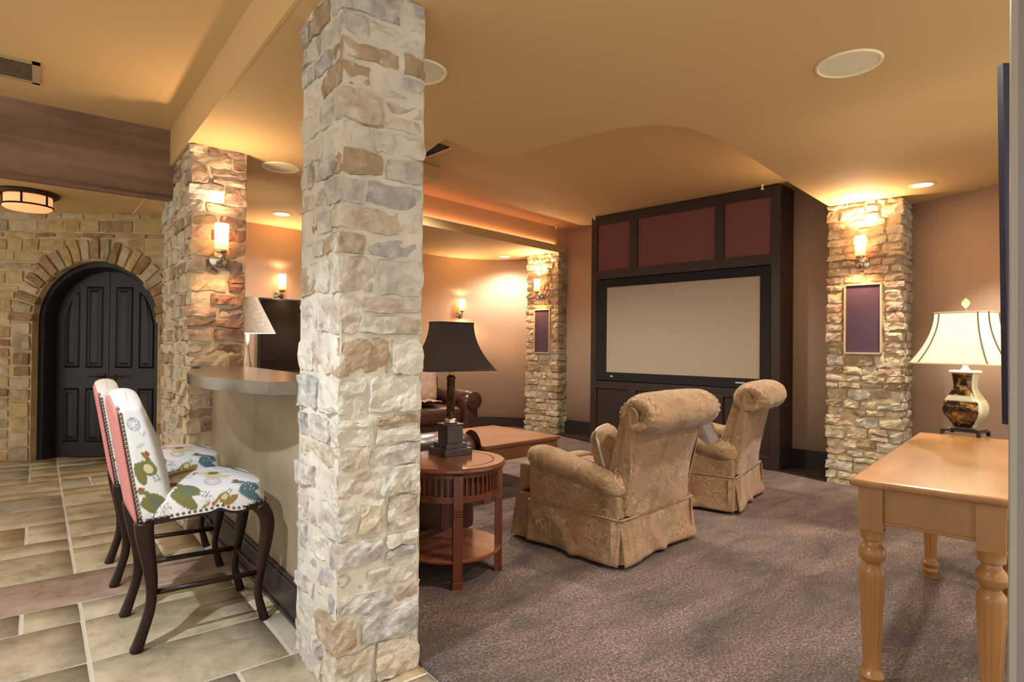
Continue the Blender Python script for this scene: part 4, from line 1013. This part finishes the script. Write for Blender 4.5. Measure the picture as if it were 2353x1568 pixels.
for sx_ in (-1, 1):
    for sy_ in (-1, 1): bs.add([(sx_*q[0], sy_*q[1], q[2]) for q in ((0.045, 0.070, 0.021), (0.062, 0.070, 0.021), (0.062, 0.088, 0.021), (0.045, 0.088, 0.021), (0.050, 0.075, 0), (0.064, 0.075, 0), (0.064, 0.090, 0), (0.050, 0.090, 0))], [(0, 1, 2, 3), (4, 5, 6, 7), (0, 1, 5, 4), (1, 2, 6, 5), (2, 3, 7, 6), (3, 0, 4, 7)])
bs.build('footed_base', plain('black_lacquer', (0.012, 0.008, 0.008), 0.2), lp, bevel=0.002)
MB().lathe([(0.014, 0.337), (0.020, 0.345), (0.012, 0.352), (0.010, 0.40)], 16).build('neck', M_GRILLE_RIM, lp, smooth=True)
MB().lathe([(0.003, 0.40), (0.003, 0.665)], 8).build('harp', M_CHROME, lp)
# shade: cut-corner rectangle bell, 8 panels
def shsec(hx, hy, z, c_=0.3):
    cx, cy = hx*c_, hy*c_
    return [(hx, -hy+cy, z), (hx, hy-cy, z), (hx-cx, hy, z), (-hx+cx, hy, z), (-hx, hy-cy, z), (-hx, -hy+cy, z), (-hx+cx, -hy, z), (hx-cx, -hy, z)]
ss = []
ribs = [[] for _ in range(8)]
for k in range(13):
    t = k/12; g = t**1.9
    hx, hy, z = 0.084+(0.155-0.084)*g, 0.122+(0.222-0.122)*g, 0.640-(0.640-0.372)*t
    sct = shsec(hx, hy, z); ss.append(sct)
    for i in range(8): ribs[i].append(Vector(sct[i])*1.0)
m_, nt, b = nmat('cream_silk_shade_lit'); b.inputs['Base Color'].default_value = (0.42, 0.40, 0.30, 1); b.inputs['Roughness'].default_value = 0.8
b.inputs['Emission Color'].default_value = (1.0, 0.94, 0.66, 1)
v = coords(nt); sxz = nt.nodes.new('ShaderNodeSeparateXYZ'); nt.links.new(v, sxz.inputs[0])
mr = nt.nodes.new('ShaderNodeMapRange'); mr.inputs[1].default_value = 0.36; mr.inputs[2].default_value = 0.56; mr.inputs[3].default_value = 0.40; mr.inputs[4].default_value = 0.82; nt.links.new(sxz.outputs[2], mr.inputs[0])
nt.links.new(mr.outputs[0], b.inputs['Emission Strength'])
sh = loft(ss, cap=False).build('lamp_shade', m_, lp, smooth=False)
M_RIB = plain('gold_brown_piping', (0.16, 0.115, 0.05), 0.6)
for i in range(8): MB().tube([p_*1.0+Vector((p_.x, p_.y, 0)).normalized()*0.002 for p_ in ribs[i]], 0.0036, 6).build('rib_piping', M_RIB, sh)
M_BRAID = plain('cream_gold_braid', (0.62, 0.52, 0.30), 0.6)
for sct in (ss[0], ss[-1]): MB().tube([Vector(q_) for q_ in sct]+[Vector(sct[0])], 0.0055, 8).build('edge_trim', M_BRAID, sh, smooth=True)
fi = loft([rsec(0.006+0.001, 0.018*math.sin(PI*k/8)+0.002, 0.665+0.052*k/8, n=4, p=2) for k in range(9)])
fi.build('finial', plain('jade_finial', (0.62, 0.60, 0.36), 0.3), lp, smooth=True)

# ------------------------------------------------------------------ round side table and black lamp
TX, TY = 1.725, 2.675
rt_ = empty('round_side_table', (TX, TY, 0.002), 0, 'round cherry side table with slatted rim beside the near pillar', 'table')
MB().lathe([(0.0, 0.597), (0.225, 0.597), (0.229, 0.594), (0.234, 0.597), (0.283, 0.597), (0.292, 0.590), (0.295, 0.580), (0.288, 0.570), (0.270, 0.563), (0.0, 0.563)], 64, cap=False).build('tabletop', M_CHERRY_TOP, rt_, smooth=False, angle=0.5)
for (z0, z1, nm) in ((0.545, 0.563, 'upper_ring'), (0.425, 0.458, 'lower_ring')):
    MB().lathe([(0.238, z0), (0.262, z0), (0.262, z1), (0.238, z1), (0.238, z0)], 56, cap=False).build(nm, M_CHERRY, rt_, angle=0.5)
A0 = math.atan2(2.42-TY, 1.615-TX)-0.02
legA = [A0, A0+math.radians(78), A0+math.radians(178), A0+math.radians(262)]
for k in range(52):
    a = A0+2*PI*(k+0.5)/52
    if min(abs((a-l+PI) % (2*PI)-PI) for l in legA) < 0.10: continue
    T = Matrix.Rotation(a, 4, 'Z'); MB().box(0.244, 0.257, -0.006, 0.006, 0.455, 0.548, T).build('slat', M_CHERRY, rt_)
for a in legA:
    T = Matrix.Rotation(a, 4, 'Z'); g = MB()
    for z0, z1 in ((0.0, 0.045), (0.045, 0.358), (0.364, 0.371), (0.377, 0.384), (0.390, 0.563)):
        e = 0.002 if z0 == 0 else 0
        g.box(0.238, 0.278+e, -0.024-e, 0.024+e, z0, z1, T)
    g.box(0.238, 0.269, -0.021, 0.021, 0.35, 0.40, T); g.build('leg', M_CHERRY, rt_, bevel=0.002)
MB().lathe([(0.0, 0.150), (0.268, 0.150), (0.276, 0.143), (0.274, 0.133), (0.255, 0.126), (0.0, 0.126)], 56, cap=False).build('lower_shelf', M_CHERRY_TOP, rt_, angle=0.5)
LZ = 0.599
bl = empty('table_lamp', (1.80, 2.795, LZ), 0, 'black rectangular bell shade lamp on stepped column base', 'lamp')
M_LB = plain('dark_slate_base', (0.045, 0.036, 0.030), 0.3, var=0.3, vscale=20)
bs = MB().box(-0.088, 0.088, -0.088, 0.088, 0, 0.038).box(-0.068, 0.068, -0.068, 0.068, 0.038, 0.064).box(-0.050, 0.050, -0.050, 0.050, 0.064, 0.162).box(-0.056, 0.056, -0.056, 0.056, 0.162, 0.170)
bs.build('stepped_base', M_LB, bl, bevel=0.002)
m_, nt, b = nmat('dark_marble_column'); v = coords(nt); nt.links.new(ramp(nt, noisef(nt, v, 22, 5, 0.7, 1.5), [(0.4, (0.008, 0.005, 0.003)), (0.62, (0.10, 0.045, 0.015))]), b.inputs['Base Color']); b.inputs['Roughness'].default_value = 0.15
MB().lathe([(0.036, 0.170), (0.040, 0.178), (0.030, 0.186), (0.034, 0.192), (0.024, 0.198)], 24).build('collar', M_CHROME, bl, smooth=True)
MB().lathe([(0.024, 0.198), (0.022, 0.41), (0.026, 0.418), (0.026, 0.424), (0.016, 0.436)], 24).build('column', m_, bl, smooth=True)
MB().lathe([(0.010, 0.436), (0.018, 0.442), (0.010, 0.450), (0.016, 0.458), (0.006, 0.468), (0.004, 0.72)], 16).build('brass_neck', M_GOLD, bl, smooth=True)
ss = []
for k in range(15):
    t = k/14; g = t**2.0
    ss.append([(sx_*(0.112+0.105*g), sy_*(0.055+0.075*g), 0.728-0.262*t) for sx_, sy_ in ((1, -1), (1, 1), (-1, 1), (-1, -1))])
sd = loft(ss, cap=False).build('lamp_shade', M_BLACKSHADE, bl, angle=0.6)
inn = loft([[(x*0.985, y*0.975, z) for x, y, z in s] for s in ss], cap=False).build('shade_lining', M_GOLD, sd, angle=0.6)
for sct in (ss[0], ss[-1]): MB().tube([Vector(q_) for q_ in sct]+[Vector(sct[0])], 0.004, 8).build('edge_trim', M_BLACKSHADE, sd)

# ------------------------------------------------------------------ coffee table
cf = empty('coffee_table', (3.0, 4.05, 0.012), math.radians(5), 'large square low wooden coffee table in front of the screen', 'table')
hw = 0.425
MB().box(-hw, hw, -hw, hw, 0.408, 0.438).build('tabletop', M_COFFEE, cf, bevel=0.006)
for (a, b_, c_, d) in ((-hw+.05, hw-.05, -hw+.025, -hw+.045), (-hw+.05, hw-.05, hw-.045, hw-.025), (-hw+.025, -hw+.045, -hw+.05, hw-.05), (hw-.045, hw-.025, -hw+.05, hw-.05)): MB().box(a, b_, c_, d, 0.30, 0.408).build('apron', M_COFFEE, cf, bevel=0.002)
for sx_ in (-1, 1):
    for sy_ in (-1, 1): MB().box(sx_*(hw-.05)-.032, sx_*(hw-.05)+.032, sy_*(hw-.05)-.032, sy_*(hw-.05)+.032, 0, 0.408).build('leg', M_COFFEE, cf, bevel=0.003)

# ------------------------------------------------------------------ cushions and upholstery helper
def pillow_mb(hx, hy, hz, n=26, p=4, seed=0, wr=0.006, T=None):
    g = MB()
    def P(u, v, s):
        a, b_ = 2*u-1, 2*v-1
        # soften the outline
        x = a*(1-0.06*(b_**4)); y = b_*(1-0.06*(a**4))
        h = max(0, (1-abs(a)**p))**0.5*max(0, (1-abs(b_)**p))**0.5
        d = noise.noise(Vector((x*4*hx*6+seed, y*hy*24, s*3+seed)))*wr
        q = Vector((x*hx, y*hy, s*(h*hz+d*h)))
        return T @ q if T is not None else q
    g.grid(lambda u, v: P(u, v, 1), n, n); g.grid(lambda u, v: P(u, v, -1), n, n, True); return g
def sbox(hx, hy, hz, r_=0.04, n=12, wr=0.006, seed=0, T=None):
    """soft box: rounded, slightly crowned"""
    idx = {}; vs = []; fs = []
    def vid(i, j, k):
        key = (i, j, k)
        if key not in idx:
            def S(q, h):
                t = 2*q/n-1; return math.sin(t*PI/2)*0.35*h+t*0.65*h
            p = Vector((S(i, hx), S(j, hy), S(k, hz)))
            q = Vector((max(-hx+r_, min(hx-r_, p.x)), max(-hy+r_, min(hy-r_, p.y)), max(-hz+r_, min(hz-r_, p.z)))); d = p-q
            if d.length > 1e-6: d = d.normalized()*min(d.length, r_)
            p = q+d; p = p+noise.noise_vector(p*7+Vector((seed, 0, 0)))*wr
            idx[key] = len(vs); vs.append(T @ p if T is not None else p)
        return idx[key]
    for i in range(n):
        for j in range(n):
            fs += [(vid(i,j,0), vid(i,j+1,0), vid(i+1,j+1,0), vid(i+1,j,0)), (vid(i,j,n), vid(i+1,j,n), vid(i+1,j+1,n), vid(i,j+1,n)),
                   (vid(i,0,j), vid(i+1,0,j), vid(i+1,0,j+1), vid(i,0,j+1)), (vid(i,n,j), vid(i,n,j+1), vid(i+1,n,j+1), vid(i+1,n,j)),
                   (vid(0,i,j), vid(0,i,j+1), vid(0,i+1,j+1), vid(0,i+1,j)), (vid(n,i,j), vid(n,i+1,j), vid(n,i+1,j+1), vid(n,i,j+1))]
    return MB().add(vs, fs)
Tt = Matrix.Translation; Rx = lambda a: Matrix.Rotation(a, 4, 'X'); Ry = lambda a: Matrix.Rotation(a, 4, 'Y'); Rz = lambda a: Matrix.Rotation(a, 4, 'Z')

# ------------------------------------------------------------------ skirted recliners
def recliner():
    r = empty('recliner', (0, 0, 0)); M_ = M_PAISLEY
    # local: x 0..0.80 left to right seen from behind, y 0 rear .. 0.66 front, z up
    Wd, Dp, ZS = 0.80, 0.66, 0.262
    def panel(ax, ay, bx, by, nx_, ny_, seed, name='skirt_panel'):
        g = MB(); L_ = math.hypot(bx-ax, by-ay)
        def fn(u, v):
            x = ax+(bx-ax)*u; y = ay+(by-ay)*u; z = 0.022+(ZS-0.022)*v
            fl_ = (1-v)
            c1 = 0.020*fl_*math.sin(u*PI*2.0+seed)*(0.5+0.5*math.sin(3*v+seed))
            cr_ = 0.017*math.exp(-((u-0.25-0.28*fl_)/0.06)**2)*fl_ + 0.015*math.exp(-((u-0.80+0.25*fl_)/0.05)**2)*fl_
            d = 0.018*fl_+c1+cr_+0.006*noise.noise(Vector((u*6+seed, v*4, 0)))
            return (x+nx_*d, y+ny_*d, z)
        g.grid(fn, 36, 14); o = g.build(name, M_, r, smooth=True); md = o.modifiers.new('t', 'SOLIDIFY'); md.thickness = 0.010
    panel(0.004, 0, Wd-0.004, 0, 0, -1, 1.3); panel(0, Dp, 0, 0.004, -1, 0, 2.7); panel(Wd, 0.004, Wd, Dp, 1, 0, 0.4)
    for (x, y, ang) in ((0.012, 0.012, PI*1.25), (Wd-0.012, 0.012, -PI/4)):   # kick pleats behind the open corners
        T = Tt((x, y, 0)) @ Rz(ang)
        MB().box(-0.004, 0.004, -0.05, 0.05, 0.026, ZS-0.01, T).build('corner_pleat', M_, r)
    MB().box(0.03, Wd-0.03, 0.03, Dp-0.02, 0.012, 0.26).build('inner_base', M_DARKWOOD, r)
    # welt around the seam
    wl_ = MB().tube([(0, Dp, ZS), (-0.004, 0.02, ZS), (0.0, -0.004, ZS), (Wd, -0.004, ZS), (Wd+0.004, 0.02, ZS), (Wd, Dp, ZS)], 0.006, 8); wl_.build('welt', M_, r, smooth=True)
    # side bodies
    for s, x0 in ((-1, 0.0), (1, Wd-0.13)):
        g = MB()
        def top(y): return 0.375+0.105*(y/Dp)
        K = 12; vs = []
        for k in range(K+1):
            y = 0.02+(Dp-0.02)*k/K
            for (x, z) in ((x0+0.004, ZS-0.01), (x0+0.13, ZS-0.01), (x0+0.13, top(y)+0.02), (x0+0.004, top(y)+0.02)): vs.append((x, y, z))
        g.add(vs, [(4*k+i, 4*k+(i+1) % 4, 4*k+4+(i+1) % 4, 4*k+4+i) for k in range(K) for i in range(4)]+[(0, 1, 2, 3), (4*K, 4*K+3, 4*K+2, 4*K+1)])
        g.build('side_panel', M_, r, bevel=0.015)
        # padded arm: rolled, sloping down to the back
        a = MB(); secs = []
        for k in range(25):
            t = k/24; y = -0.01+0.70*t; z = top(y)+0.045+0.012*math.sin(t*PI)
            e = min(1, math.sqrt(max(0.0, 1-((t-0.5)/0.5)**8))); e = max(e, 0.04)
            ww = (0.090+0.014*t)*(0.86+0.14*e)*e; hh = (0.066+0.006*math.sin(t*9))*e
            cx = x0+0.065+s*0.008
            secs.append([(cx+ww*math.copysign(abs(math.cos(q))**0.8, math.cos(q)), y, z+hh*math.copysign(abs(math.sin(q))**0.85, math.sin(q))+0.002*noise.noise(Vector((q*3, t*12, s)))) for q in [2*PI*i/24 for i in range(24)]])
        loft(secs).build('arm', M_, r, smooth=True)
    # seat
    sbox(0.27, 0.30, 0.085, 0.05, 10, 0.006, 3, Tt((Wd/2, 0.42, 0.36))).build('seat_cushion', M_, r, smooth=True)
    # footrest block
    sbox(0.33, 0.055, 0.085, 0.03, 8, 0.003, 5, Tt((Wd/2, Dp+0.10, 0.375))).build('footrest', M_, r, smooth=True)
    g = MB()
    g.grid(lambda u, v: (0.02+(Wd-0.04)*u+0.0, Dp+0.10+0.05*(1-v)+0.01*math.sin(u*14), 0.022+0.27*v), 24, 6); g.build('front_skirt', M_, r, smooth=True)
    g = MB(); g.grid(lambda u, v: (0.03-0.03*(1-v), Dp-0.02+(0.14+0.03*(1-v))*u, 0.022+0.27*v), 6, 6); g.build('front_skirt', M_, r, smooth=True); g = MB(); g.grid(lambda u, v: (Wd-0.03+0.03*(1-v), Dp-0.02+(0.14+0.03*(1-v))*u, 0.022+0.27*v), 6, 6); g.build('front_skirt', M_, r, smooth=True)
    # back: profile in y-z swept across x
    prof = [(0.00, 0.27), (-0.01, 0.36), (-0.035, 0.50), (-0.065, 0.64), (-0.095, 0.78), (-0.11, 0.86), (-0.06, 0.90), (0.0, 0.87), (0.05, 0.76), (0.09, 0.64), (0.135, 0.52), (0.18, 0.42), (0.17, 0.30), (0.10, 0.27)]
    pr = catmull([(0, y, z) for y, z in prof+[prof[0]]], 4)[:-1]
    cy = sum(p.y for p in pr)/len(pr); cz = sum(p.z for p in pr)/len(pr); secs = []
    K = 28
    for k in range(K+1):
        t = 2*k/K-1; e = (1-abs(t)**10)**0.5; e = 0.80+0.20*e
        flare = []
        for p in pr:
            hx = 0.335+0.035*(p.z-0.3)/0.6
            x = Wd/2+t*hx
            y = cy+(p.y-cy)*e; z = cz+(p.z-cz)*(0.94+0.06*e)
            y += 0.010*noise.noise(Vector((x*5, z*6, 2)))*(1 if p.y < cy else 0.5)-0.012*(1-t*t)*(1 if p.y < cy else 0)
            flare.append((x, y, z))
        secs.append(flare)
    loft(secs).build('backrest', M_, r, smooth=False, angle=0.9)
    # rolled head: a bolster lying across the top, ends gathered to a facing
    secs = []; K = 40; n_ = 48
    for k in range(K+1):
        t = 2*k/K-1; x = Wd/2+t*0.395
        e = (1-abs(t)**9)**(1/2.4) if abs(t) < 1 else 0; rr = 0.122*max(0.74, e)
        xx = x if abs(t) < 0.999 else x
        sec_ = []
        for i in range(n_):
            a = 2*PI*i/n_
            gth = 1+0.11*abs(math.sin(a*9+0.5*math.sin(a*3)))*max(0, abs(t)-0.72)/0.28-0.05*max(0, abs(t)-0.72)/0.28
            sag = 1+0.03*noise.noise(Vector((math.cos(a)*2, math.sin(a)*2, t*4)))
            sec_.append((xx, -0.085+rr*1.10*math.cos(a)*gth*sag, 0.828+rr*0.93*math.sin(a)*gth*sag+0.008*(1-t*t)))
        secs.append(sec_)
    def endcap(base_, sgn):
        out = []
        for m_ in range(1, 7):
            f_ = 1-m_/6.0*0.80; dx = sgn*(0.010*math.sin(m_/6.0*PI)-0.028*(m_/6.0)**1.5)
            out.append([(x+dx, -0.085+(y+0.085)*f_*(1+0.05*math.sin(i*9*2*PI/n_)*(1-f_)), 0.828+(z-0.828)*f_*(1+0.05*math.sin(i*9*2*PI/n_)*(1-f_))) for i, (x, y, z) in enumerate(base_)])
        return out
    secs = endcap(secs[0], -1)[::-1]+secs+endcap(secs[-1], 1)
    loft(secs).build('head_roll', M_, r, smooth=True)
    # long facing strip on each side of the back, ending in a rounded tab inside the roll
    for s in (-1, 1):
        pts = [(-0.085, 0.865), (-0.065, 0.875), (-0.045, 0.865), (-0.035, 0.84), (-0.02, 0.75), (0.02, 0.60), (0.06, 0.45), (0.10, 0.33), (0.02, 0.30), (-0.01, 0.40), (-0.035, 0.52), (-0.06, 0.66), (-0.085, 0.78), (-0.10, 0.84)]
        pc_ = catmull([(0, y, z) for y, z in pts+[pts[0]]], 3)[:-1]; g = MB(); vs = []
        for p in pc_: hx = 0.335+0.035*(p.z-0.3)/0.6+0.035*max(0, (p.z-0.74)/0.14); vs.append((Wd/2+s*(hx+0.002), p.y, p.z))
        for p in pc_: hx = 0.335+0.035*(p.z-0.3)/0.6+0.035*max(0, (p.z-0.74)/0.14); vs.append((Wd/2+s*(hx+0.014), p.y*0.96-0.001, p.z))
        n2 = len(pc_); g.add(vs, [tuple(range(n2, 2*n2)) if s > 0 else tuple(range(n2, 2*n2))[::-1]]+[(i, (i+1) % n2, (i+1) % n2+n2, i+n2) for i in range(n2)])
        g.build('side_facing', M_, r)
    return r
r1 = recliner(); tag(r1, 'nearer skirted recliner in tan paisley fabric, seen from behind', 'armchair', 'skirted recliners facing the coffee table')
r2 = dup_fast(r1); r2['label'] = 'farther paisley recliner close to the screen cabinet, behind the nearer one'
r1.location = (2.433, 2.107, 0.012); r1.rotation_euler = (0, 0, math.atan2(0.116, 0.798)-0.01)
r2.location = (3.905, 2.317, 0.012); r2.rotation_euler = (0, 0, math.radians(17))
def local(r, p):
    return Matrix.Translation(r.location) @ Matrix.Rotation(r.rotation_euler[2], 4, 'Z') @ Vector(p)
# scatter cushions
p_ = local(r1, (0.215, 0.22, 0.565)); pc1 = empty('scatter_cushion', p_, r1.rotation_euler[2], 'tan cushion with pale corded edge leaning in the nearer recliner', 'cushion')
T = Rz(0.35) @ Rx(math.radians(74))
pillow_mb(0.165, 0.165, 0.07, T=T, seed=3, wr=0.012).build('cushion_cover', M_PAISLEY, pc1, smooth=True)
e = [T @ Vector((0.165*a*(1-0.06*b_**4), 0.165*b_*(1-0.06*a**4), 0)) for a, b_ in [(-1+2*k/8, -1) for k in range(8)]+[(1, -1+2*k/8) for k in range(8)]+[(1-2*k/8, 1) for k in range(8)]+[(-1, 1-2*k/8) for k in range(9)]]
MB().tube(e, 0.008, 8).build('corded_edge', plain('pale_cord', (0.50, 0.45, 0.38), 0.8), pc1, smooth=True)
p_ = local(r2, (0.14, 0.26, 0.56)); pc2 = empty('scatter_cushion', p_, r2.rotation_euler[2], 'grey-beige cushion tucked in the farther recliner', 'cushion')
T = Rz(0.35) @ Rx(math.radians(65))
pillow_mb(0.19, 0.17, 0.07, T=T, seed=9, wr=0.01).build('cushion_cover', plain('grey_beige_velvet', (0.32, 0.27, 0.25), 0.8, var=0.1), pc2, smooth=True)

# ------------------------------------------------------------------ leather seating
def leather_sofa(name, loc, rz, width, label, seats=2):
    r = empty(name, loc, rz, label, 'sofa')
    # local: x along the width, front towards -y
    D_ = 0.92
    MB().box(0.1, width-0.1, 0.05, D_-0.05, 0.05, 0.30).build('base', M_LEATHER, r, bevel=0.02)
    for s, cx in ((-1, 0.12), (1, width-0.12)):
        sbox(0.105, D_/2, 0.27, 0.05, 10, 0.004, s, Tt((cx, D_/2, 0.31))).build('arm_body', M_LEATHER, r, smooth=True)
        secs = []
        for k in range(21):
            t = k/20; y = -0.02+D_*t; e = max(0.12, (1-abs(2*t-1)**9)**0.5)
            secs.append([(cx+s*0.02+0.135*e*math.cos(q), y, 0.545+0.11*e*math.sin(q)*(1+0.03*math.sin(t*30+q*2))) for q in [2*PI*i/24 for i in range(24)]])
        loft(secs).build('arm_roll', M_LEATHER, r, smooth=True)
        MB().lathe([(0.0, 0.012), (0.085, 0.010), (0.105, 0.0)], 28, T=Tt((cx+s*0.02, -0.018, 0.545)) @ Rx(PI/2), cap=False).build('arm_front', M_LEATHER, r, smooth=True)
        MB().box(cx-0.05, cx+0.05, 0.02, 0.10, 0, 0.05).build('foot', M_DARKWOOD, r)
    sw = (width-0.48)/seats
    for k in range(seats):
        sbox(sw/2-0.003, 0.33, 0.095, 0.06, 12, 0.008, k, Tt((0.24+sw*(k+0.5), 0.33, 0.385))).build('seat_cushion', M_LEATHER, r, smooth=True)
        sbox(sw/2-0.003, 0.11, 0.24, 0.08, 12, 0.012, k+7, Tt((0.24+sw*(k+0.5), 0.70, 0.64)) @ Rx(math.radians(-12))).build('back_cushion', M_LEATHER, r, smooth=True)
    sbox((width-0.2)/2, 0.09, 0.38, 0.06, 12, 0.004, 2, Tt((width/2, D_-0.07, 0.45))).build('backrest', M_LEATHER, r, smooth=True)
    return r
fs_ = leather_sofa('leather_armchair', (2.98, 5.72, 0.012), 0, 1.12, 'brown leather armchair with a throw before the far wall, right arm showing', 1); fs_['category'] = 'armchair'
ns_ = leather_sofa('leather_sofa', (1.30, 4.75, 0.012), -PI/2, 1.70, 'brown leather sofa behind the round side table, only its near arm end showing')
ns_.location = (2.16, 4.75, 0.012); ns_.rotation_euler = (0, 0, PI/2)
# local -y is the front; rotated +90deg the front looks to +x, width runs along +y: shift so that the near arm lies at y 3.05
ns_.location = (2.16, 3.03, 0.012)
# throw blanket over the far sofa
th = empty('throw_blanket', (0, 0, 0), 0, 'taupe throw draped over the far leather sofa back and seat', 'blanket')
def drape(u, v):
    x = 3.14+0.48*u; s = v*1.30
    if s < 0.42: y, z = 6.62, 0.62+s*0.68
    elif s < 0.62: y, z = 6.62-(s-0.42), 0.905
    elif s < 0.98: y, z = 6.40-(s-0.62)*0.25, 0.905-(s-0.62)
    else: y, z = 6.30-(s-0.98)*1.4, 0.545
    w_ = 0.03*noise.noise(Vector((u*4, v*5, 1)))+0.02*math.sin(u*13+v*3)
    return (x+0.03*math.sin(v*9), y-0.04-abs(w_)*0.8, z+0.012+abs(w_)*0.6)
MB().grid(drape, 40, 60).build('throw_cloth', M_THROW, th, smooth=True)
def cush(loc, rz, rx, label, mat, h=0.22, seed=1):
    r = empty('scatter_cushion', loc, rz, label, 'cushion')
    pillow_mb(h, h, 0.08, T=Rx(rx), seed=seed, wr=0.014).build('cushion_cover', mat, r, smooth=True)
cush((3.52, 6.16, 0.73), math.radians(-22), math.radians(78), 'upright taupe cushion at right end of far leather sofa', M_THROW, 0.21, 4)
cush((3.20, 6.05, 0.66), math.radians(10), math.radians(62), 'rust brown cushion behind the black lamp on far sofa', plain('rust_velvet', (0.22, 0.075, 0.03), 0.7, var=0.2), 0.18, 6)

# ------------------------------------------------------------------ right edge: casing and navy frame
fh = Vector((math.sin(YAW), math.cos(YAW))); rh = Vector((math.cos(YAW), -math.sin(YAW)))
def ray_pt(px, d): return fh*d+rh*(d*(px-1176.5)/1365)
def quadprism(pts, z0, z1, name, mat): return MB().prism([(p.x, p.y) for p in pts], z0, z1).build(name, mat)
a_, b_ = ray_pt(2318, 1.15), ray_pt(2318, 1.29); dirn = Vector((0.80, -0.60))
tag(quadprism([a_+dirn*0.012, a_+dirn*0.22, b_+dirn*0.22, b_+dirn*0.012], 0, ZC, 'trim_5', M_GREYCASE), 'grey door casing at the right edge of the view', kind='structure')
tag(quadprism([a_-dirn*0.0-fh*0.004, a_+dirn*0.014-fh*0.004, b_+dirn*0.014, b_], 0, ZC, 'trim_6', plain('casing_bead', (0.22, 0.20, 0.175), 0.5)), 'pale bead on the casing edge', kind='structure')
nv_ = MB(); d0 = 1.62
q0, q1 = ray_pt(2303, d0), ray_pt(2317, d0); ex = ray_pt(2460, d0)
vs = []
for dd in (0, 0.02):
    for p, z in ((q0, 1.99), (ex, 1.99), (ex, 1.0), (q1, 1.0)): vs.append((p.x+fh.x*dd, p.y+fh.y*dd, z))
nv_.add(vs, [(0, 1, 2, 3), (4, 5, 6, 7), (0, 1, 5, 4), (1, 2, 6, 5), (2, 3, 7, 6), (3, 0, 4, 7)])
tag(nv_.build('picture_frame', M_NAVY), 'dark navy frame edge showing past the grey casing', 'frame')
